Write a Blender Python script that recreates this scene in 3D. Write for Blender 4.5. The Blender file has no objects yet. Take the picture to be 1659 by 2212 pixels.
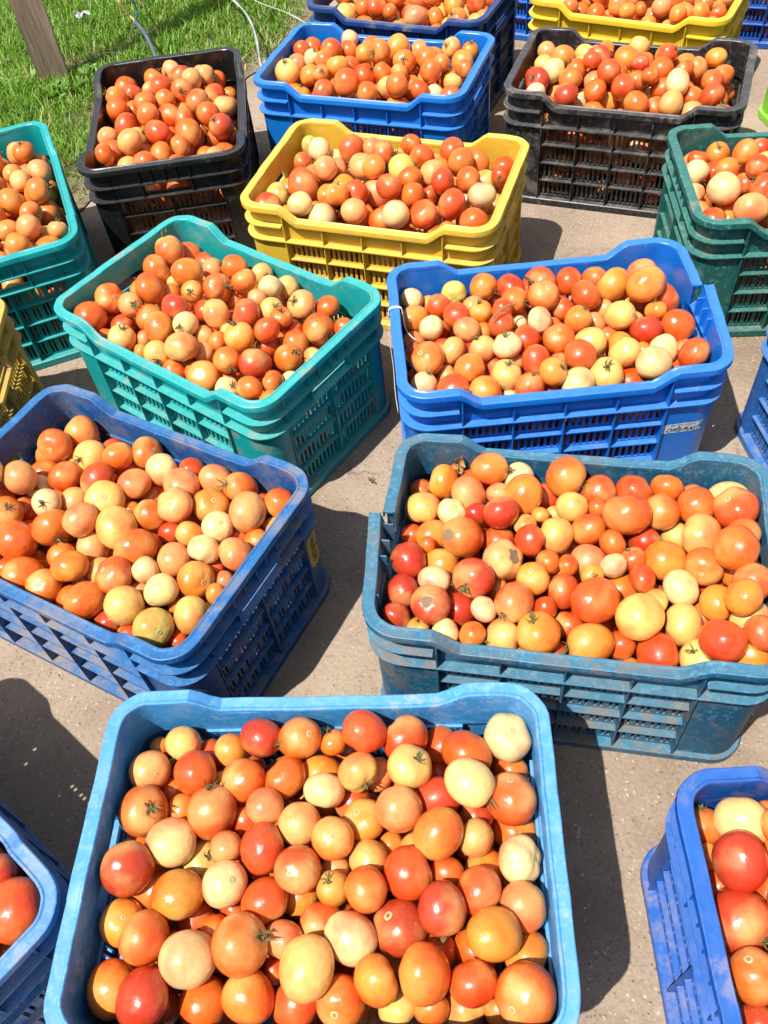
import bpy, bmesh, math, random
import numpy as np
from mathutils import Vector, Matrix, Quaternion

R = math.radians
scene = bpy.context.scene
col = scene.collection

# ------------------------------------------------------------------ camera
PITCH, ROLL, CAM_H = R(51.5945), R(-7.27754), 1.22745
cam_data = bpy.data.cameras.new('camera')
cam = bpy.data.objects.new('camera', cam_data)
col.objects.link(cam)
cam_data.sensor_fit = 'VERTICAL'
cam_data.sensor_height = 24.0
cam_data.sensor_width = 18.0
cam_data.lens = 1831.06 / 2212.0 * 24.0
cam_data.clip_start = 0.02
cam_data.clip_end = 300
_s, _c = math.sin(PITCH), math.cos(PITCH)
_cr, _sr = math.cos(ROLL), math.sin(ROLL)
_right, _up, _fw = Vector((1, 0, 0)), Vector((0, _s, _c)), Vector((0, _c, -_s))
_rx = _right * _cr + _up * _sr
_ux = _up * _cr - _right * _sr
m = Matrix((_rx, _ux, -_fw)).transposed().to_4x4()
m.translation = (0, 0, CAM_H)
cam.matrix_world = m
scene.camera = cam

# ------------------------------------------------------------------ light
SUN_DIR = Vector((-.115, -.086, .276)).normalized()      # towards the sun
world = bpy.data.worlds.new('World')
scene.world = world
world.use_nodes = True
wn = world.node_tree.nodes
wl = world.node_tree.links
bg = wn['Background']
sky = wn.new('ShaderNodeTexSky')
sky.sky_type = 'NISHITA'
sky.sun_disc = False
sky.sun_elevation = math.asin(SUN_DIR.z)
sky.sun_rotation = math.atan2(SUN_DIR.x, SUN_DIR.y)
sky.dust_density = 1.6
hs_ = wn.new('ShaderNodeHueSaturation')          # thin bright cloud: a whiter sky than pure blue
hs_.inputs['Saturation'].default_value = .50
wl.new(sky.outputs['Color'], hs_.inputs['Color'])
wl.new(hs_.outputs['Color'], bg.inputs['Color'])
bg.inputs['Strength'].default_value = 0.10
sun_data = bpy.data.lights.new('sun', 'SUN')
sun_data.energy = 4.6
sun_data.angle = R(0.55)
sun_data.color = (1.0, .955, .87)
sun = bpy.data.objects.new('sun', sun_data)
sun.rotation_euler = SUN_DIR.to_track_quat('Z', 'Y').to_euler()
sun.location = SUN_DIR * 20
col.objects.link(sun)
scene.view_settings.view_transform = 'Standard'
scene.view_settings.look = 'None'
scene.view_settings.gamma = 1
scene.view_settings.use_curve_mapping = False
scene.view_settings.exposure = 0.80
scene.render.engine = 'CYCLES'
scene.cycles.max_bounces = 8
scene.cycles.diffuse_bounces = 5
scene.cycles.glossy_bounces = 3
scene.cycles.transmission_bounces = 3
scene.cycles.use_denoising = True

# ------------------------------------------------------------------ helpers
def tag(o, label=None, cat=None, group=None, kind=None):
    if label: o['label'] = label
    if cat: o['category'] = cat
    if group: o['group'] = group
    if kind: o['kind'] = kind
    return o

def link(o):
    col.objects.link(o)
    return o

def empty(name, loc=(0, 0, 0), rz=0.0):
    o = bpy.data.objects.new(name, None)
    o.location = loc
    o.rotation_euler = (0, 0, rz)
    o.empty_display_size = .05
    return link(o)

def mesh_from(name, verts, faces, mat=None, smooth=False):
    me = bpy.data.meshes.new(name)
    me.from_pydata([tuple(v) for v in verts], [], [tuple(f) for f in faces])
    me.update()
    if mat: me.materials.append(mat)
    if smooth:
        me.polygons.foreach_set('use_smooth', [True] * len(me.polygons))
    return me

def obj(name, me, parent=None, mat=None):
    o = bpy.data.objects.new(name, me)
    link(o)
    if parent: o.parent = parent
    if mat:
        if not me.materials: me.materials.append(mat)
        o.material_slots[0].link = 'OBJECT'
        o.material_slots[0].material = mat
    return o

class MB:
    """collects boxes and sweeps into one mesh"""
    def __init__(s): s.v, s.f = [], []
    def add(s, v, f):
        n = len(s.v); s.v += [tuple(p) for p in v]; s.f += [tuple(i + n for i in q) for q in f]
    def box(s, x0, x1, y0, y1, z0, z1):
        v = [(x, y, z) for z in (z0, z1) for y in (y0, y1) for x in (x0, x1)]
        s.add(v, [(0, 2, 3, 1), (4, 5, 7, 6), (0, 1, 5, 4), (2, 6, 7, 3), (0, 4, 6, 2), (1, 3, 7, 5)])
    def mesh(s, name, smooth=False):
        used = sorted({i for f in s.f for i in f})
        ix = {o: n for n, o in enumerate(used)}
        return mesh_from(name, [s.v[i] for i in used], [tuple(ix[i] for i in f) for f in s.f], None, smooth)

def tube_data(pts, rad, n=8, closed=False):
    pts = [Vector(p) for p in pts]
    rads = rad if isinstance(rad, (list, tuple)) else [rad] * len(pts)
    V, F = [], []
    up = Vector((0.13, 0.21, 1)).normalized()
    for i, p in enumerate(pts):
        t = (pts[min(i + 1, len(pts) - 1)] - pts[max(i - 1, 0)]).normalized()
        a = t.cross(up)
        if a.length < 1e-4: a = t.orthogonal()
        a.normalize(); b = t.cross(a)
        for k in range(n):
            w = 2 * math.pi * k / n
            V.append(p + (a * math.cos(w) + b * math.sin(w)) * rads[i])
    for i in range(len(pts) - 1):
        for k in range(n):
            F.append((i * n + k, i * n + (k + 1) % n, (i + 1) * n + (k + 1) % n, (i + 1) * n + k))
    F.append(tuple(range(n))[::-1]); F.append(tuple(range((len(pts) - 1) * n, len(pts) * n)))
    return V, F

def smooth_path(pts, sub=6):
    """Catmull-Rom through the given points"""
    P = [Vector(p) for p in pts]
    P = [P[0] * 2 - P[1]] + P + [P[-1] * 2 - P[-2]]
    out = []
    for i in range(1, len(P) - 2):
        for k in range(sub):
            t = k / sub
            a, b, c, d = P[i - 1], P[i], P[i + 1], P[i + 2]
            out.append(.5 * ((2 * b) + (c - a) * t + (2 * a - 5 * b + 4 * c - d) * t * t + (3 * b - a - 3 * c + d) * t ** 3))
    out.append(P[-2])
    return out

# ------------------------------------------------------------------ materials
def new_mat(name):
    mt = bpy.data.materials.new(name)
    mt.use_nodes = True
    nt = mt.node_tree
    return mt, nt, nt.nodes['Principled BSDF']

def N(nt, kind, **kw):
    n = nt.nodes.new(kind)
    for k, v in kw.items(): setattr(n, k, v)
    return n

def noise(nt, vec, scale, detail=4, rough=.55, dist=0.0):
    n = N(nt, 'ShaderNodeTexNoise')
    n.inputs['Scale'].default_value = scale
    n.inputs['Detail'].default_value = detail
    n.inputs['Roughness'].default_value = rough
    n.inputs['Distortion'].default_value = dist
    if vec is not None: nt.links.new(vec, n.inputs['Vector'])
    return n.outputs['Fac']

def ramp(nt, fac, stops):
    n = N(nt, 'ShaderNodeValToRGB')
    e = n.color_ramp.elements
    while len(e) < len(stops): e.new(.5)
    for el, (p, c) in zip(e, stops):
        el.position = p
        el.color = c if len(c) == 4 else (*c, 1)
    nt.links.new(fac, n.inputs['Fac'])
    return n.outputs['Color']

def g(v): return (v, v, v, 1)

def mix(nt, fac, a, b, mode='MIX'):
    n = N(nt, 'ShaderNodeMix', data_type='RGBA', blend_type=mode)
    def put(sock, v):
        if isinstance(v, (int, float)): sock.default_value = v
        elif isinstance(v, (tuple, list)): sock.default_value = v if len(v) == 4 else (*v, 1)
        else: nt.links.new(v, sock)
    put(n.inputs[0], fac); put(n.inputs[6], a); put(n.inputs[7], b)
    return n.outputs[2]

def math_n(nt, op, a, b=None, clamp=False):
    n = N(nt, 'ShaderNodeMath', operation=op, use_clamp=clamp)
    for s, v in zip(n.inputs, (a, b)):
        if v is None: continue
        if isinstance(v, (int, float)): s.default_value = v
        else: nt.links.new(v, s)
    return n.outputs[0]

def bump(nt, bsdf, h, strength, dist):
    n = N(nt, 'ShaderNodeBump')
    n.inputs['Strength'].default_value = strength
    n.inputs['Distance'].default_value = dist
    nt.links.new(h, n.inputs['Height'])
    nt.links.new(n.outputs['Normal'], bsdf.inputs['Normal'])

def plain(name, c, rough=.6, spec=.4):
    mt, nt, b = new_mat(name)
    tc = N(nt, 'ShaderNodeTexCoord')
    f = noise(nt, tc.outputs['Object'], 60, 4)
    k = ramp(nt, f, [(.3, g(.78)), (.7, g(1.12))])
    nt.links.new(mix(nt, 1.0, c, k, 'MULTIPLY'), b.inputs['Base Color'])
    b.inputs['Roughness'].default_value = rough
    b.inputs['Specular IOR Level'].default_value = spec
    return mt

def plastic(name, base, pale, pale_amt, dirt, dirt_amt, rough=.38, streak=0.35):
    """moulded crate plastic: chalky bleached scuffs, dried mud, dust on upward faces, scratches"""
    mt, nt, b = new_mat(name)
    L = nt.links
    geo = N(nt, 'ShaderNodeNewGeometry')
    P = geo.outputs['Position']
    base2 = tuple(min(1, c * .86) for c in base)
    big = noise(nt, P, 14, 5, .6)
    c0 = mix(nt, ramp(nt, big, [(.35, g(0)), (.7, g(1))]), base, base2)
    # chalky scuffs
    sc = noise(nt, P, 95, 8, .78, .5)
    th = .66 - .34 * pale_amt
    scm = ramp(nt, sc, [(th + .03, g(0)), (th + .085, g(1))])
    patch = ramp(nt, noise(nt, P, 9, 3), [(.30, g(.25)), (.66, g(1))])
    f1 = math_n(nt, 'MULTIPLY', math_n(nt, 'MULTIPLY', scm, patch), .25 + .5 * pale_amt, True)
    # upward faces mixed paler: stacking scuffs plus sunlight painted onto rim and ledge tops
    sep0 = N(nt, 'ShaderNodeSeparateXYZ')
    L.new(geo.outputs['True Normal'], sep0.inputs[0])
    up0 = ramp(nt, sep0.outputs['Z'], [(.55, g(0)), (.9, g(1))])
    rub_lit = math_n(nt, 'MULTIPLY', up0, ramp(nt, noise(nt, P, 75, 6, .75), [(.30, g(.28)), (.70, g(.66))]))
    c0 = mix(nt, math_n(nt, 'MULTIPLY', rub_lit, .15 + .75 * pale_amt), c0, pale)
    c1 = mix(nt, f1, c0, pale)
    # thin scratches
    mp = N(nt, 'ShaderNodeMapping')
    mp.inputs['Scale'].default_value = (1, 1, .16)
    mp.inputs['Rotation'].default_value = (.3, .9, .5)
    L.new(P, mp.inputs['Vector'])
    scr = ramp(nt, noise(nt, mp.outputs['Vector'], 230, 4, .65), [(.64, g(0)), (.70, g(1))])
    c2 = mix(nt, math_n(nt, 'MULTIPLY', scr, streak), c1, pale)
    # mud and dust
    mud = noise(nt, P, 26, 6, .68, .6)
    mudpatch = ramp(nt, noise(nt, P, 6.5, 3), [(.42, g(0)), (.66, g(1))])
    tm = .62 - .24 * dirt_amt
    mm = math_n(nt, 'MULTIPLY', ramp(nt, mud, [(tm, g(0)), (tm + .1, g(1))]), mudpatch)
    sep = N(nt, 'ShaderNodeSeparateXYZ')
    L.new(geo.outputs['True Normal'], sep.inputs[0])
    upf = math_n(nt, 'MULTIPLY', math_n(nt, 'MAXIMUM', sep.outputs['Z'], 0.0), ramp(nt, noise(nt, P, 40, 5, .7), [(.42, g(0)), (.72, g(1))]))
    # ledges near the ground hold more soil
    sp = N(nt, 'ShaderNodeSeparateXYZ'); L.new(P, sp.inputs[0])
    low = ramp(nt, sp.outputs['Z'], [(0.0, g(1)), (.16, g(.25)), (.3, g(.12))])
    fd = math_n(nt, 'ADD', math_n(nt, 'MULTIPLY', mm, min(1, .25 + .7 * dirt_amt)), math_n(nt, 'MULTIPLY', math_n(nt, 'MULTIPLY', upf, low), min(1, .3 + .9 * dirt_amt)), True)
    c3 = mix(nt, math_n(nt, 'MULTIPLY', fd, .85), c2, dirt)
    L.new(c3, b.inputs['Base Color'])
    rr = math_n(nt, 'ADD', math_n(nt, 'MULTIPLY', math_n(nt, 'MAXIMUM', f1, fd), .35), rough, True)
    L.new(rr, b.inputs['Roughness'])
    b.inputs['Specular IOR Level'].default_value = .45
    bump(nt, b, math_n(nt, 'ADD', sc, math_n(nt, 'MULTIPLY', mm, .6)), .25, .0012)
    return mt

DUST = (.30, .235, .165)
MUD = (.20, .135, .08)
CRATE_MAT = {
    'A': plastic('faded_sky_blue_plastic', (.028, .215, .50), (.16, .35, .60), .55, (.40, .33, .27), .35, .42),
    'B': plastic('dusty_blue_plastic', (.004, .066, .225), (.045, .215, .47), .5, (.22, .175, .13), .8, .45),
    'C': plastic('petrol_blue_plastic', (.009, .085, .165), (.12, .30, .40), .48, (.17, .125, .08), .65, .48),
    'D': plastic('bright_blue_plastic', (.005, .13, .52), (.20, .40, .75), .2, DUST, .12, .33),
    'E': plastic('teal_plastic', (.003, .285, .29), (.14, .48, .48), .38, DUST, .45, .38),
    'F': plastic('teal_green_plastic', (.003, .265, .27), (.10, .48, .48), .15, DUST, .15, .36),
    'Y1': plastic('yellow_plastic', (.60, .37, .03), (.66, .50, .18), .42, (.36, .25, .12), .45, .42),
    'Y2': plastic('bright_yellow_plastic', (.60, .41, .018), (.64, .5, .15), .25, (.36, .25, .12), .25, .42),
    'Y3': plastic('dirty_ochre_plastic', (.50, .31, .03), (.52, .42, .2), .3, (.24, .17, .09), .8, .5),
    'K1': plastic('black_plastic', (.010, .010, .011), (.11, .11, .115), .25, (.13, .115, .10), .2, .24),
    'K2': plastic('scuffed_black_plastic', (.014, .014, .015), (.15, .15, .155), .45, (.20, .17, .14), .5, .36),
    'U': plastic('azure_plastic', (.005, .14, .52), (.2, .4, .75), .15, DUST, .12, .33),
    'N': plastic('navy_plastic', (.008, .034, .14), (.05, .10, .22), .4, DUST, .3, .4),
    'G': plastic('bottle_green_plastic', (.008, .085, .075), (.12, .32, .28), .45, DUST, .3, .38),
    'R': plastic('royal_blue_plastic', (.003, .068, .34), (.07, .22, .52), .3, DUST, .4, .4),
    'P': plastic('sun_bleached_blue_plastic', (.016, .14, .40), (.19, .33, .52), .55, (.30, .27, .26), .7, .46),
    'M': plastic('faded_denim_blue_plastic', (.02, .11, .36), (.14, .26, .48), .4, DUST, .55, .42),
    'BL': plastic('cobalt_plastic', (.006, .105, .44), (.2, .36, .7), .2, DUST, .2, .36),
    'NV': plastic('deep_blue_plastic', (.008, .07, .34), (.2, .36, .7), .2, DUST, .2, .36),
    'LM': plastic('lime_plastic', (.20, .52, .03), (.4, .62, .2), .2, DUST, .3, .4),
}

def tomato_mat(name, stuff):
    mt, nt, b = new_mat(name)
    L = nt.links
    if stuff:
        a = N(nt, 'ShaderNodeAttribute', attribute_name='tint')
        c1 = a.outputs['Color']; rnd = a.outputs['Alpha']
        P = N(nt, 'ShaderNodeAttribute', attribute_name='lpos').outputs['Vector']
        pole = None
    else:
        oi = N(nt, 'ShaderNodeObjectInfo')
        c1 = oi.outputs['Color']; rnd = oi.outputs['Random']
        P0 = N(nt, 'ShaderNodeTexCoord').outputs['Object']
        ad = N(nt, 'ShaderNodeVectorMath', operation='ADD')
        sc = N(nt, 'ShaderNodeVectorMath', operation='SCALE'); sc.inputs[0].default_value = (37, 53, 71)
        L.new(rnd, sc.inputs['Scale']); L.new(P0, ad.inputs[0]); L.new(sc.outputs[0], ad.inputs[1])
        P = ad.outputs[0]
    # ripening: broad soft zones from pale unripe shoulders to full red
    n1 = noise(nt, P, .62, 2, .45)
    ripe = mix(nt, 1.0, c1, (1.0, .52, .5), 'MULTIPLY')
    unripe = mix(nt, .60, c1, (.69, .41, .135))
    fld = n1
    if not stuff:
        sp = N(nt, 'ShaderNodeSeparateXYZ'); L.new(P0, sp.inputs[0])
        fld = math_n(nt, 'SUBTRACT', n1, math_n(nt, 'MULTIPLY', math_n(nt, 'MAXIMUM', sp.outputs['Z'], -.3), .16))
    c2 = mix(nt, ramp(nt, fld, [(.50, g(0)), (.72, g(1))]), c1, ripe)
    c3 = mix(nt, ramp(nt, fld, [(.22, g(.95)), (.47, g(0))]), c2, unripe)
    mot = noise(nt, P, 6, 4, .6)
    c3 = mix(nt, 1.0, c3, ramp(nt, mot, [(.3, g(.90)), (.7, g(1.08))]), 'MULTIPLY')
    # pin-prick lenticels and small scuffs
    v = N(nt, 'ShaderNodeTexVoronoi'); v.inputs['Scale'].default_value = 7; L.new(P, v.inputs['Vector'])
    dots = ramp(nt, v.outputs['Distance'], [(.0, g(.5)), (.055, g(0))])
    msk = ramp(nt, noise(nt, P, 1.3, 2), [(.5, g(0)), (.6, g(1))])
    c4 = mix(nt, math_n(nt, 'MULTIPLY', dots, msk), c3, (.5, .36, .18))
    sc2 = ramp(nt, noise(nt, P, 5, 6, .7, 1.5), [(.71, g(0)), (.75, g(.5))])
    c5 = mix(nt, sc2, c4, (.36, .22, .09))
    L.new(c5, b.inputs['Base Color'])
    L.new(ramp(nt, noise(nt, P, 1.4, 5, .65), [(.32, g(.17)), (.68, g(.46))]), b.inputs['Roughness'])
    b.inputs['Specular IOR Level'].default_value = .5
    b.inputs['Coat Weight'].default_value = .14
    b.inputs['Coat Roughness'].default_value = .14
    b.inputs['Subsurface Weight'].default_value = 0.15
    b.inputs['Subsurface Radius'].default_value = (1.0, .35, .12)
    b.inputs['Subsurface Scale'].default_value = .006
    bump(nt, b, noise(nt, P, 1.6, 2), .05, .12 if not stuff else .003)
    return mt

M_TOM = tomato_mat('tomato_skin', False)
M_TOMS = tomato_mat('heaped_tomato_skin', True)
M_CALYX = plain('dried_calyx_green', (.13, .115, .045), .85, .2)
M_SCAR = plain('corky_stem_scar', (.46, .36, .20), .8, .2)
M_PIT = plain('stem_pit', (.20, .19, .08), .9, .1)
M_PATCH = plain('brown_scarred_skin', (.20, .135, .075), .9, .15)
TCOL = {'w': (.70, .475, .215), 'y': (.67, .36, .098), 'g': (.48, .40, .09), 'o': (.63, .200, .026), 'O': (.58, .128, .017),
        'r': (.52, .080, .014), 'R': (.43, .046, .015), 'p': (.64, .255, .085)}

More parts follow.
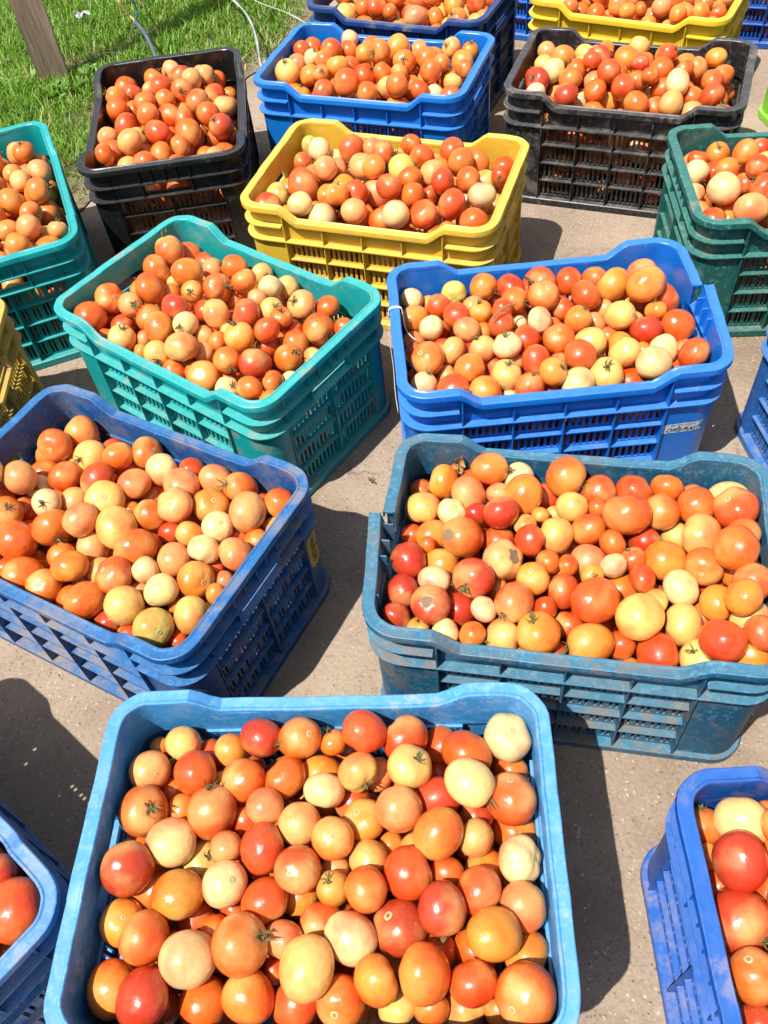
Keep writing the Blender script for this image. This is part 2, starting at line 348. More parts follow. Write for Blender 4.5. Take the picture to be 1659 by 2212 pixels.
TOMATOES = """
R -0.217 0.033 0.227 0.0336 R 0.52 -0.74 0.43 c 0|deep red tomato with dried calyx, left end of the royal blue crate
A 0.219 -0.136 0.228 0.0315 O -0.57 -0.56 0.60 s 0|orange tomato with stem scar, front right in the sky-blue crate
P 0.211 0.130 0.250 0.0325 r 0.25 0.29 -0.92 - 3|orange-red tomato, back right in the corner blue crate
A -0.007 -0.114 0.245 0.0301 y 0.17 0.98 -0.12 - 2|pale yellow tomato, front centre of the sky-blue crate, by peach one
A -0.080 -0.092 0.248 0.0306 O 0.87 0.15 0.46 c 0|orange tomato with dried calyx, front centre of the sky-blue crate
A 0.116 -0.118 0.238 0.0293 o -0.91 0.16 -0.38 - 1|golden tomato, front right in the sky-blue crate, leftmost of three
A -0.179 -0.142 0.241 0.0293 R 0.70 -0.09 -0.71 - 1|deep red tomato, front left in the sky-blue crate
A -0.137 -0.104 0.239 0.0300 w -0.14 0.99 -0.07 - 0|cream tomato, front left in the sky-blue crate
R -0.211 0.085 0.259 0.0298 R -0.07 -0.44 -0.90 - 2|deep red tomato, back left in the royal blue crate
A 0.089 -0.071 0.223 0.0296 R -0.43 0.29 0.86 s 0|deep red tomato with stem scar, front centre of the sky-blue crate
A -0.220 -0.013 0.245 0.0299 R -0.37 0.82 -0.43 - 1|deep red tomato, left end of the sky-blue crate
R -0.191 0.133 0.238 0.0294 w 0.23 0.97 -0.07 - 1|cream tomato, back left in the royal blue crate
A -0.161 -0.038 0.233 0.0293 o 0.21 -0.72 -0.66 - 1|golden tomato, left end of the sky-blue crate
A 0.190 -0.081 0.240 0.0275 o 0.85 0.30 -0.44 - 2|golden tomato, front right in the sky-blue crate, middle of three
R -0.221 -0.022 0.242 0.0261 O -0.29 0.44 0.85 s 2|orange tomato with stem scar, left end of the royal blue crate
A -0.072 -0.136 0.215 0.0274 o -0.80 0.58 0.11 - 4|golden tomato, front centre of the sky-blue crate, by orange-red one
A 0.220 0.067 0.227 0.0302 r -0.02 0.52 0.86 s 0|orange-red tomato with stem scar, back right in the sky-blue crate
A 0.037 -0.083 0.233 0.0274 w 0.81 -0.56 -0.17 - 2|cream tomato, front centre of the sky-blue crate
A -0.223 -0.129 0.212 0.0276 o 0.40 -0.82 -0.41 - 2|golden tomato, front left in the sky-blue crate
A -0.124 -0.140 0.200 0.0270 O 0.57 -0.27 -0.78 - 0|orange tomato, front left in the sky-blue crate, by orange-red one
A 0.099 -0.017 0.234 0.0280 r 0.92 0.40 0.02 - 0|orange-red tomato, right end of the sky-blue crate, by pale yellow one
A -0.136 0.055 0.228 0.0298 r 0.00 0.66 0.75 c 4|orange-red tomato with dried calyx, left end of the sky-blue crate
A -0.188 -0.084 0.242 0.0270 O -0.89 0.39 0.24 - 0|orange tomato, front left in the sky-blue crate, by deep red one
A 0.026 -0.140 0.212 0.0261 O -0.16 -0.64 0.75 s 0|orange tomato with stem scar, front centre of the sky-blue crate
A 0.136 -0.056 0.243 0.0266 R 0.04 -0.85 -0.53 c 4|deep red tomato with dried calyx, right end of the sky-blue crate
A 0.134 0.023 0.243 0.0280 o -0.63 -0.58 -0.52 - 2|golden tomato, right end of the sky-blue crate, by peach one
A 0.171 0.125 0.222 0.0300 O -0.48 -0.81 -0.34 - 1|orange tomato, back right in the sky-blue crate, middle of three
A 0.166 -0.124 0.224 0.0255 r -0.34 0.93 0.12 - 3|orange-red tomato, front right in the sky-blue crate
A -0.221 0.059 0.226 0.0293 O 0.62 -0.14 0.77 c 0|orange tomato with dried calyx, back left in the sky-blue crate
A -0.024 -0.015 0.244 0.0270 r -0.14 -0.40 0.91 s 2|orange-red tomato with stem scar, middle of the sky-blue crate
A -0.069 0.011 0.236 0.0275 r 0.82 0.11 -0.56 - 1|orange-red tomato, middle of the sky-blue crate, by pale yellow one
A 0.224 -0.049 0.219 0.0262 p 0.55 0.71 -0.43 - 0|peach tomato, right end of the sky-blue crate
A 0.172 0.078 0.252 0.0278 w 0.78 -0.60 -0.18 c 2|cream tomato with dried calyx, back right in the sky-blue crate
A -0.179 0.020 0.231 0.0278 w 0.73 0.27 -0.63 - 4|cream tomato, left end of the sky-blue crate
C 0.088 -0.101 0.258 0.0304 y 0.50 -0.21 -0.84 - 0|pale yellow tomato, front centre of the petrol-blue crate, by pale yellow one
C 0.031 -0.084 0.260 0.0308 r 0.75 0.62 -0.23 - 2|orange-red tomato, front centre of the petrol-blue crate, by pale yellow one
A 0.089 0.051 0.245 0.0271 p -0.20 0.98 0.02 - 0|peach tomato, middle of the sky-blue crate
A 0.065 -0.124 0.236 0.0244 o 0.87 0.49 -0.07 - 3|golden tomato, front centre of the sky-blue crate, by golden one
A -0.108 -0.028 0.236 0.0262 w 0.50 -0.06 0.86 s 2|cream tomato with stem scar, left end of the sky-blue crate
A 0.177 -0.034 0.225 0.0256 r 0.87 -0.35 -0.36 - 0|orange-red tomato, right end of the sky-blue crate, by peach one
A -0.062 -0.044 0.228 0.0258 r 0.45 -0.53 -0.72 - 3|orange-red tomato, middle of the sky-blue crate, by golden one
P 0.219 0.091 0.202 0.0260 O -0.87 0.24 -0.43 - 2|orange tomato, back right in the corner blue crate
A 0.132 0.071 0.218 0.0274 R -0.85 -0.15 -0.51 - 2|deep red tomato, back right in the sky-blue crate
A 0.222 0.145 0.223 0.0284 w 0.22 -0.09 0.97 s 3|cream tomato with stem scar, back right in the sky-blue crate
A 0.225 -0.092 0.197 0.0248 o 0.76 -0.55 -0.34 - 1|golden tomato, front right in the sky-blue crate, rightmost of three
C 0.072 0.065 0.259 0.0322 O -0.15 0.90 0.40 - 3|orange tomato, back centre of the petrol-blue crate
A 0.096 0.145 0.224 0.0284 r -0.75 0.67 -0.03 - 3|orange-red tomato, back right in the sky-blue crate
C 0.185 -0.133 0.273 0.0281 r 0.35 0.89 0.30 - 0|orange-red tomato, front right in the petrol-blue crate, middle of three
A 0.225 0.001 0.218 0.0255 w 0.78 -0.13 0.62 s 3|cream tomato with stem scar, right end of the sky-blue crate
C 0.206 -0.003 0.293 0.0293 O 0.84 0.39 -0.37 - 1|orange tomato, right end of the petrol-blue crate, left of two
C 0.116 -0.132 0.220 0.0291 r 0.97 0.23 -0.10 - 1|orange-red tomato, front right in the petrol-blue crate, leftmost of three
A 0.053 -0.037 0.246 0.0244 O -0.93 -0.33 -0.16 - 0|orange tomato, middle of the sky-blue crate
A 0.013 0.019 0.242 0.0253 o 0.16 -0.20 0.97 s 2|golden tomato with stem scar, middle of the sky-blue crate, by orange-red one
C -0.039 -0.132 0.242 0.0289 o -0.30 0.14 0.94 c 0|golden tomato with dried calyx, front centre of the petrol-blue crate, by pale yellow one
A 0.046 0.147 0.244 0.0272 r -0.53 -0.52 -0.67 - 3|orange-red tomato, back centre of the sky-blue crate
A -0.225 -0.063 0.216 0.0248 o 0.35 0.05 0.93 s 0|golden tomato with stem scar, front left in the sky-blue crate
C 0.029 -0.133 0.231 0.0286 o -0.93 -0.37 0.07 c 2|golden tomato with dried calyx, front centre of the petrol-blue crate, right of two
A 0.102 0.100 0.248 0.0260 y 0.50 0.07 0.86 c 1|pale yellow tomato with dried calyx, back right in the sky-blue crate
A -0.037 0.146 0.229 0.0273 O 0.57 -0.15 0.81 s 2|orange tomato with stem scar, back centre of the sky-blue crate
C 0.222 -0.096 0.207 0.0286 o 0.91 0.33 0.24 - 0|golden tomato, front right in the petrol-blue crate, leftmost of three
A -0.165 0.106 0.224 0.0267 r 0.77 0.22 -0.60 - 0|orange-red tomato, back left in the sky-blue crate
C 0.220 0.090 0.262 0.0301 r -0.63 0.02 0.78 s 3|orange-red tomato with stem scar, back right in the petrol-blue crate
C 0.175 0.048 0.247 0.0299 y -0.94 0.26 -0.21 - 3|pale yellow tomato, right end of the petrol-blue crate
C 0.224 -0.135 0.241 0.0268 o -0.13 -0.12 -0.98 - 2|golden tomato, front right in the petrol-blue crate, rightmost of three
A -0.102 0.095 0.226 0.0260 O -0.88 0.02 -0.48 - 4|orange tomato, back left in the sky-blue crate
A -0.029 0.040 0.230 0.0249 y -0.14 0.92 -0.36 - 0|pale yellow tomato, middle of the sky-blue crate
A -0.052 0.098 0.223 0.0259 O -0.70 0.59 0.41 - 3|orange tomato, back centre of the sky-blue crate
C 0.125 0.005 0.239 0.0292 o 0.06 -0.72 -0.69 - 0|golden tomato, right end of the petrol-blue crate, by cream one
A 0.046 0.046 0.221 0.0248 o -0.34 0.18 0.92 s 4|golden tomato with stem scar, middle of the sky-blue crate, by peach one
C -0.154 0.009 0.247 0.0299 O -0.64 -0.40 0.66 d 2|orange tomato with brown patch, left end of the petrol-blue crate
B 0.014 -0.012 0.237 0.0315 y -0.67 0.72 0.20 - 2|pale yellow tomato, middle of the yellow-stickered crate
C 0.170 -0.135 0.223 0.0266 y -0.54 -0.04 0.84 c 4|pale yellow tomato with dried calyx, front right in the petrol-blue crate
C 0.147 -0.089 0.232 0.0272 y -0.98 0.09 -0.18 - 3|pale yellow tomato, front right in the petrol-blue crate, middle of three
A -0.038 -0.083 0.222 0.0226 p -0.28 -0.96 -0.04 s 3|peach tomato with stem scar, front centre of the sky-blue crate
C -0.131 -0.062 0.252 0.0282 R -0.36 -0.85 0.39 c 0|deep red tomato with dried calyx, front left in the petrol-blue crate
C 0.224 -0.089 0.258 0.0260 y -0.75 0.65 0.11 - 1|pale yellow tomato, front right in the petrol-blue crate, rightmost of three
C -0.014 0.131 0.254 0.0301 o 0.93 -0.34 -0.16 c 0|golden tomato with dried calyx, back centre of the petrol-blue crate
B -0.120 -0.094 0.230 0.0309 O -0.10 0.99 0.02 - 0|orange tomato, front left in the yellow-stickered crate
B 0.168 -0.126 0.227 0.0282 g 0.81 -0.26 0.52 s 0|greenish yellow tomato with stem scar, front right in the yellow-stickered crate
C -0.094 -0.023 0.246 0.0280 p 0.68 -0.16 0.71 d 3|peach tomato with brown patch, left end of the petrol-blue crate
A -0.225 0.111 0.219 0.0250 p 0.66 -0.40 0.63 s 0|peach tomato with stem scar, back left in the sky-blue crate
R -0.227 0.139 0.206 0.0230 O 0.02 0.72 0.70 c 0|orange tomato with dried calyx, back left in the royal blue crate
A -0.002 0.078 0.232 0.0238 w -0.16 -0.93 -0.34 - 1|cream tomato, back centre of the sky-blue crate
A 0.039 0.100 0.233 0.0240 y 0.49 -0.85 0.20 c 3|pale yellow tomato with dried calyx, back centre of the sky-blue crate
C 0.221 0.132 0.227 0.0290 w 0.96 -0.05 -0.26 - 4|cream tomato, back right in the petrol-blue crate
A -0.087 0.149 0.227 0.0250 R 0.84 -0.47 0.29 c 2|deep red tomato with dried calyx, back centre of the sky-blue crate
B 0.114 -0.118 0.238 0.0280 y -0.95 -0.15 -0.28 - 0|pale yellow tomato, front right in the yellow-stickered crate, by orange-red one
C -0.073 -0.092 0.249 0.0265 r -0.46 -0.86 0.19 c 2|orange-red tomato with dried calyx, front centre of the petrol-blue crate
B 0.053 -0.134 0.233 0.0283 O 0.04 0.85 -0.53 - 2|orange tomato, front centre of the yellow-stickered crate, by orange-red one
C 0.224 -0.049 0.231 0.0263 r 0.70 0.69 -0.17 - 0|orange-red tomato, right end of the petrol-blue crate, middle of three
B 0.068 -0.032 0.242 0.0292 O -0.66 -0.74 0.14 - 2|orange tomato, middle of the yellow-stickered crate, by cream one
C -0.184 -0.109 0.249 0.0263 R -0.15 -0.36 0.92 d 1|deep red tomato with brown patch, front left in the petrol-blue crate
C 0.225 -0.047 0.280 0.0251 r 0.37 0.76 0.53 - 2|orange-red tomato, right end of the petrol-blue crate, by orange one
B -0.082 -0.133 0.212 0.0291 O -0.61 -0.76 0.25 - 2|orange tomato, front centre of the yellow-stickered crate, by orange one
B 0.178 0.100 0.232 0.0294 p -0.27 0.96 0.12 - 2|peach tomato, back right in the yellow-stickered crate, by cream one
C 0.224 0.037 0.265 0.0262 O 0.96 -0.27 -0.09 - 1|orange tomato, right end of the petrol-blue crate, by pale yellow one
C -0.074 0.091 0.253 0.0282 o -0.22 -0.53 -0.82 - 2|golden tomato, back centre of the petrol-blue crate
C 0.175 -0.006 0.250 0.0259 O -0.27 -0.88 0.39 s 0|orange tomato with stem scar, right end of the petrol-blue crate
B 0.072 -0.086 0.244 0.0276 r -0.37 -0.30 0.88 s 1|orange-red tomato with stem scar, front centre of the yellow-stickered crate
C 0.171 0.102 0.246 0.0274 O -0.66 0.75 -0.04 - 0|orange tomato, back right in the petrol-blue crate, by pale yellow one
C -0.155 0.094 0.238 0.0284 p -0.92 -0.08 -0.39 - 1|peach tomato, back left in the petrol-blue crate, by deep red one
B -0.080 -0.054 0.237 0.0290 O 0.86 -0.46 -0.21 c 1|orange tomato with dried calyx, middle of the yellow-stickered crate
C 0.225 -0.001 0.236 0.0254 o -0.18 0.95 -0.27 - 3|golden tomato, right end of the petrol-blue crate, right of two
C 0.207 -0.083 0.300 0.0233 o 0.83 -0.19 -0.53 - 1|golden tomato, front right in the petrol-blue crate, middle of three
A -0.070 0.058 0.238 0.0221 p -0.53 -0.61 -0.59 - 0|peach tomato, back centre of the sky-blue crate
B -0.033 0.021 0.245 0.0288 y 0.51 -0.29 0.81 s 1|pale yellow tomato with stem scar, middle of the yellow-stickered crate
C 0.122 0.087 0.244 0.0266 O -0.24 -0.37 -0.90 - 0|orange tomato, back right in the petrol-blue crate, leftmost of three
C 0.085 0.124 0.237 0.0273 r 0.75 0.66 0.12 - 3|orange-red tomato, back centre of the petrol-blue crate, by orange one
B 0.176 -0.034 0.228 0.0267 o 0.89 -0.16 0.42 s 1|golden tomato with stem scar, right end of the yellow-stickered crate
A 0.177 0.024 0.222 0.0213 y -0.85 0.46 -0.25 - 1|pale yellow tomato, right end of the sky-blue crate
C -0.182 -0.026 0.218 0.0261 o -0.03 0.87 0.49 - 4|golden tomato, left end of the petrol-blue crate
B 0.055 0.099 0.237 0.0285 p -0.24 -0.45 -0.86 - 1|peach tomato, back centre of the yellow-stickered crate, by peach one
B -0.004 -0.099 0.238 0.0266 o 0.49 -0.57 -0.66 - 1|golden tomato, front centre of the yellow-stickered crate
C 0.144 -0.042 0.246 0.0242 w 0.55 0.00 0.83 s 1|cream tomato with stem scar, right end of the petrol-blue crate
C -0.103 0.048 0.262 0.0259 R -0.51 0.81 0.30 - 1|deep red tomato, left end of the petrol-blue crate, by pale yellow one
A -0.189 0.147 0.216 0.0231 y -0.52 -0.84 -0.15 c 0|pale yellow tomato with dried calyx, back left in the sky-blue crate
B 0.202 -0.084 0.223 0.0254 y -0.43 0.84 0.34 - 2|pale yellow tomato, front right in the yellow-stickered crate, by golden one
C -0.225 -0.036 0.241 0.0255 R -0.51 0.81 0.28 - 4|deep red tomato, left end of the petrol-blue crate, by cream one
D 0.182 0.061 0.266 0.0318 o 0.91 0.35 0.22 - 2|golden tomato, back right in the white-stickered crate, by orange-red one
C -0.220 0.069 0.229 0.0270 y 0.02 -0.79 -0.61 - 3|pale yellow tomato, back left in the petrol-blue crate
B 0.116 0.089 0.227 0.0278 o 0.48 0.03 0.88 s 4|golden tomato with stem scar, back right in the yellow-stickered crate
C -0.085 -0.132 0.223 0.0239 y 0.77 0.33 -0.54 - 3|pale yellow tomato, front centre of the petrol-blue crate, by golden one
C -0.023 0.028 0.245 0.0252 y -0.78 0.43 -0.45 - 3|pale yellow tomato, middle of the petrol-blue crate, by orange one
B 0.080 0.054 0.250 0.0267 p -0.14 -0.41 0.90 s 3|peach tomato with stem scar, middle of the yellow-stickered crate
C 0.186 -0.065 0.253 0.0230 o 0.99 -0.06 -0.09 c 3|golden tomato with dried calyx, front right in the petrol-blue crate
D 0.155 -0.116 0.243 0.0290 w -0.16 -0.52 -0.84 - 0|cream tomato, front right in the white-stickered crate, by pale yellow one
B -0.167 -0.065 0.238 0.0272 O 0.60 0.20 0.78 c 1|orange tomato with dried calyx, front left in the yellow-stickered crate
B 0.204 0.028 0.228 0.0256 p -0.47 -0.66 -0.59 - 1|peach tomato, right end of the yellow-stickered crate, right of two
B -0.124 0.089 0.231 0.0285 y -0.05 -0.76 0.64 c 0|pale yellow tomato with dried calyx, back left in the yellow-stickered crate
B -0.077 0.052 0.236 0.0276 r -0.03 -0.75 -0.66 - 2|orange-red tomato, middle of the yellow-stickered crate
B 0.128 -0.022 0.233 0.0254 p -0.91 -0.37 0.15 - 0|peach tomato, right end of the yellow-stickered crate, by golden one
A 0.015 -0.032 0.230 0.0193 o -0.21 0.17 0.96 c 2|golden tomato with dried calyx, middle of the sky-blue crate
C 0.229 -0.123 0.285 0.0212 r -0.61 0.78 0.13 - 2|orange-red tomato, front right in the petrol-blue crate, rightmost of three
D 0.078 -0.117 0.228 0.0289 y -0.18 -0.27 0.95 c 0|pale yellow tomato with dried calyx, front centre of the white-stickered crate, by pale yellow one
B -0.031 -0.137 0.220 0.0254 O 0.14 -0.38 0.92 s 1|orange tomato with stem scar, front centre of the yellow-stickered crate
C -0.009 -0.060 0.238 0.0234 r -0.92 0.27 -0.30 - 1|orange-red tomato, front centre of the petrol-blue crate, by orange one
C -0.127 0.135 0.255 0.0259 o 0.95 0.29 -0.12 - 2|golden tomato, back left in the petrol-blue crate, by cream one
B -0.182 -0.005 0.254 0.0272 p 0.32 0.94 0.10 - 0|peach tomato, left end of the yellow-stickered crate
C 0.022 -0.006 0.238 0.0239 p 0.24 -0.25 -0.94 - 0|peach tomato, middle of the petrol-blue crate
D 0.223 0.068 0.223 0.0309 r 0.87 0.14 0.47 - 1|orange-red tomato, back right in the white-stickered crate
D 0.134 0.092 0.248 0.0305 o -0.68 0.62 0.40 - 1|golden tomato, back right in the white-stickered crate, by orange one
B -0.036 -0.030 0.252 0.0255 p -0.27 -0.92 -0.27 - 2|peach tomato, middle of the yellow-stickered crate
D -0.215 -0.049 0.241 0.0290 O -0.50 -0.23 0.84 s 0|orange tomato with stem scar, left end of the white-stickered crate
D 0.009 0.131 0.235 0.0312 r -0.72 -0.42 0.56 c 0|orange-red tomato with dried calyx, back centre of the white-stickered crate
B 0.145 -0.074 0.235 0.0239 w 0.36 0.93 -0.02 - 4|cream tomato, front right in the yellow-stickered crate, by golden one
D -0.128 -0.134 0.231 0.0278 o -0.94 -0.17 0.29 c 0|golden tomato with dried calyx, front left in the white-stickered crate
E 0.155 -0.070 0.248 0.0290 R -0.35 0.61 0.71 c 0|deep red tomato with dried calyx, front right in the central teal crate
B 0.004 0.114 0.233 0.0267 w 0.59 0.81 0.00 - 0|cream tomato, back centre of the yellow-stickered crate
D 0.027 -0.134 0.231 0.0276 w 0.53 -0.43 -0.73 - 0|cream tomato, front centre of the white-stickered crate
C -0.051 -0.050 0.246 0.0228 o -0.19 -0.01 0.98 s 0|golden tomato with stem scar, middle of the petrol-blue crate
C -0.197 0.124 0.229 0.0255 o -0.98 0.10 0.14 - 1|golden tomato, back left in the petrol-blue crate, left of two
C 0.035 0.120 0.238 0.0246 r 0.85 0.45 0.27 - 4|orange-red tomato, back centre of the petrol-blue crate, by golden one
E 0.086 -0.133 0.233 0.0291 o 0.28 -0.48 0.83 s 0|golden tomato with stem scar, front centre of the central teal crate
B -0.196 0.083 0.235 0.0272 O 0.36 -0.82 0.45 s 1|orange tomato with stem scar, back left in the yellow-stickered crate
B 0.140 0.137 0.230 0.0256 O -0.50 -0.55 0.67 c 2|orange tomato with dried calyx, back right in the yellow-stickered crate
C -0.227 -0.082 0.234 0.0227 R 0.01 -0.75 -0.66 - 4|deep red tomato, front left in the petrol-blue crate, by cream one
D 0.225 -0.012 0.228 0.0283 O 0.71 -0.12 -0.70 - 4|orange tomato, right end of the white-stickered crate
C -0.003 0.080 0.247 0.0235 y 0.25 0.87 0.43 - 0|pale yellow tomato, back centre of the petrol-blue crate
D -0.179 -0.117 0.229 0.0272 r 0.37 -0.01 -0.93 - 1|orange-red tomato, front left in the white-stickered crate
B -0.185 0.133 0.222 0.0275 O -0.71 -0.06 0.71 - 4|orange tomato, back left in the yellow-stickered crate
A -0.113 0.014 0.230 0.0188 p -0.12 -0.72 -0.68 - 0|peach tomato, left end of the sky-blue crate
C 0.021 0.043 0.246 0.0229 O -0.68 -0.08 -0.73 - 2|orange tomato, middle of the petrol-blue crate, third from the left of four
A -0.127 0.139 0.213 0.0204 o -0.82 -0.13 -0.56 - 0|golden tomato, back left in the sky-blue crate
E 0.019 -0.112 0.257 0.0285 y 0.23 -0.31 -0.92 - 3|pale yellow tomato, front centre of the central teal crate
B 0.041 0.034 0.228 0.0247 O -0.95 0.13 0.29 - 4|orange tomato, middle of the yellow-stickered crate, right of two
D 0.227 -0.099 0.239 0.0268 r 0.75 -0.50 -0.43 - 1|orange-red tomato, front right in the white-stickered crate
E -0.220 -0.127 0.235 0.0305 O -0.19 -0.27 -0.94 - 0|orange tomato, front left in the central teal crate
C -0.083 0.137 0.236 0.0240 w -0.52 -0.13 0.84 c 0|cream tomato with dried calyx, back centre of the petrol-blue crate
B -0.045 0.136 0.230 0.0260 O 0.80 0.22 0.55 s 1|orange tomato with stem scar, back centre of the yellow-stickered crate
B 0.160 0.012 0.235 0.0233 w -0.01 -0.91 -0.41 - 3|cream tomato, right end of the yellow-stickered crate
B 0.153 0.056 0.233 0.0238 w 0.52 -0.03 0.85 s 0|cream tomato with stem scar, back right in the yellow-stickered crate
B 0.091 0.137 0.226 0.0250 p 0.66 0.28 -0.70 - 2|peach tomato, back right in the yellow-stickered crate, by peach one
B -0.015 0.069 0.239 0.0248 p -0.07 -0.13 -0.99 - 1|peach tomato, back centre of the yellow-stickered crate, by pale yellow one
E 0.184 0.069 0.238 0.0284 O 0.99 -0.08 -0.15 c 0|orange tomato with dried calyx, back right in the central teal crate
B -0.137 0.039 0.231 0.0253 O 0.18 0.94 -0.29 - 2|orange tomato, left end of the yellow-stickered crate
D 0.005 0.077 0.251 0.0281 O 0.24 -0.31 0.92 s 0|orange tomato with stem scar, back centre of the white-stickered crate
D 0.038 -0.087 0.251 0.0262 r -0.09 0.17 -0.98 - 1|orange-red tomato, front centre of the white-stickered crate, by cream one
C 0.174 0.138 0.214 0.0232 p 0.94 0.08 0.33 - 3|peach tomato, back right in the petrol-blue crate
D 0.081 0.070 0.247 0.0279 O 0.82 0.26 0.51 - 1|orange tomato, back centre of the white-stickered crate
D 0.166 -0.025 0.237 0.0267 R 0.05 0.73 0.69 - 3|deep red tomato, right end of the white-stickered crate
D 0.012 -0.036 0.246 0.0266 O -0.04 -0.03 1.00 s 1|orange tomato with stem scar, middle of the white-stickered crate
D -0.088 -0.102 0.236 0.0260 y 0.13 -0.01 0.99 c 0|pale yellow tomato with dried calyx, front centre of the white-stickered crate, by golden one
E -0.157 -0.020 0.255 0.0293 O -0.73 -0.54 -0.42 - 1|orange tomato, left end of the central teal crate, by peach one
E 0.069 0.008 0.264 0.0277 r -0.84 -0.43 0.32 - 3|orange-red tomato, middle of the central teal crate
E -0.059 -0.093 0.253 0.0279 o -0.76 0.52 0.38 - 2|golden tomato, front centre of the central teal crate
E 0.096 -0.041 0.258 0.0271 o -0.28 0.04 0.96 c 4|golden tomato with dried calyx, right end of the central teal crate
B 0.211 0.139 0.226 0.0235 O -0.23 -0.52 -0.82 - 0|orange tomato, back right in the yellow-stickered crate
C 0.133 0.139 0.237 0.0224 O 0.16 0.90 0.40 - 1|orange tomato, back right in the petrol-blue crate, middle of three
C -0.060 0.007 0.257 0.0212 r 0.74 0.41 -0.54 - 3|orange-red tomato, middle of the petrol-blue crate
C -0.185 -0.064 0.241 0.0210 w 0.99 -0.07 -0.10 c 2|cream tomato with dried calyx, front left in the petrol-blue crate
D 0.114 -0.084 0.244 0.0254 y -0.49 0.37 -0.78 - 2|pale yellow tomato, front right in the white-stickered crate
D -0.054 -0.137 0.233 0.0250 r 0.23 0.18 0.96 c 2|orange-red tomato with dried calyx, front centre of the white-stickered crate
D -0.147 -0.078 0.237 0.0256 o 0.49 0.03 -0.87 - 3|golden tomato, front left in the white-stickered crate
D -0.034 -0.083 0.243 0.0254 r 0.17 -0.38 -0.91 - 2|orange-red tomato, front centre of the white-stickered crate, by golden one
D 0.065 -0.047 0.241 0.0256 y 1.00 -0.08 0.03 - 2|pale yellow tomato, middle of the white-stickered crate
D 0.198 0.134 0.233 0.0275 p -0.44 0.37 -0.82 - 2|peach tomato, back right in the white-stickered crate
E -0.133 0.057 0.252 0.0288 o 0.45 0.73 -0.51 - 2|golden tomato, back left in the central teal crate
B 0.090 -0.141 0.205 0.0212 R -0.02 0.97 -0.24 - 0|deep red tomato, front centre of the yellow-stickered crate
D 0.127 0.008 0.247 0.0255 y 0.63 -0.62 0.47 s 2|pale yellow tomato with stem scar, right end of the white-stickered crate
E -0.222 0.095 0.245 0.0294 O -0.37 0.17 0.91 c 2|orange tomato with dried calyx, back left in the central teal crate
E -0.223 -0.071 0.240 0.0280 O 0.85 0.07 0.52 s 3|orange tomato with stem scar, front left in the central teal crate
E -0.207 0.041 0.241 0.0288 O 0.45 0.88 0.12 - 1|orange tomato, left end of the central teal crate, by orange one
B -0.119 -0.021 0.239 0.0225 w 0.42 -0.48 0.77 c 0|cream tomato with dried calyx, left end of the yellow-stickered crate, right of two
E 0.122 0.098 0.247 0.0266 p -0.17 -0.60 0.78 c 1|peach tomato with dried calyx, back right in the central teal crate
E -0.033 0.040 0.263 0.0270 O 0.90 0.19 0.40 c 3|orange tomato with dried calyx, middle of the central teal crate
D -0.228 -0.098 0.223 0.0244 w 0.41 0.27 0.87 c 2|cream tomato with dried calyx, front left in the white-stickered crate
E 0.191 -0.024 0.242 0.0252 O 0.62 0.06 0.78 c 2|orange tomato with dried calyx, right end of the central teal crate, by deep red one
E -0.064 -0.042 0.261 0.0266 R 0.07 0.99 0.12 - 1|deep red tomato, middle of the central teal crate
D -0.171 -0.024 0.231 0.0249 p -0.76 0.46 0.47 - 1|peach tomato, left end of the white-stickered crate, by orange one
B -0.073 0.102 0.244 0.0227 o 0.46 0.85 -0.26 - 2|golden tomato, back centre of the yellow-stickered crate
D -0.014 -0.124 0.253 0.0232 o 0.55 -0.35 0.76 c 0|golden tomato with dried calyx, front centre of the white-stickered crate
D -0.079 -0.051 0.255 0.0238 w -0.19 0.19 0.96 c 3|cream tomato with dried calyx, middle of the white-stickered crate
C -0.175 0.053 0.246 0.0205 w 0.39 -0.03 0.92 s 3|cream tomato with stem scar, left end of the petrol-blue crate
C -0.231 -0.122 0.231 0.0191 R 0.63 0.10 -0.77 - 4|deep red tomato, front left in the petrol-blue crate, by golden one
D 0.063 0.136 0.231 0.0258 r -0.97 0.23 0.01 - 0|orange-red tomato, back centre of the white-stickered crate, right of two
D -0.095 0.136 0.238 0.0258 o 0.79 -0.61 -0.06 c 0|golden tomato with dried calyx, back left in the white-stickered crate, right of two
D 0.185 -0.074 0.234 0.0236 w -0.41 0.76 0.49 - 4|cream tomato, front right in the white-stickered crate, by orange-red one
C 0.054 0.019 0.250 0.0194 O 0.84 0.54 0.09 - 1|orange tomato, middle of the petrol-blue crate, by cream one
C -0.124 -0.140 0.233 0.0185 O 0.92 -0.30 -0.25 c 0|orange tomato with dried calyx, front left in the petrol-blue crate
A 0.006 0.143 0.222 0.0174 O -0.41 0.61 0.68 c 1|orange tomato with dried calyx, back centre of the sky-blue crate
D -0.045 0.133 0.232 0.0258 r -0.37 0.92 -0.12 - 2|orange-red tomato, back centre of the white-stickered crate, by golden one
E -0.121 -0.137 0.234 0.0257 y 0.30 0.19 0.94 c 0|pale yellow tomato with dried calyx, front left in the central teal crate
D 0.113 0.136 0.227 0.0257 O 0.56 0.80 0.22 - 1|orange tomato, back right in the white-stickered crate
D -0.228 0.085 0.222 0.0254 o 0.83 0.42 -0.36 - 2|golden tomato, back left in the white-stickered crate
E 0.016 -0.016 0.262 0.0252 y -0.65 0.56 0.51 - 2|pale yellow tomato, middle of the central teal crate
D -0.045 0.084 0.240 0.0251 O 0.79 -0.57 0.23 c 0|orange tomato with dried calyx, back centre of the white-stickered crate
D -0.042 -0.027 0.244 0.0239 r -0.64 0.18 -0.75 - 3|orange-red tomato, middle of the white-stickered crate, by cream one
B -0.176 0.010 0.211 0.0224 w 0.28 -0.47 0.84 c 1|cream tomato with dried calyx, left end of the yellow-stickered crate, by peach one
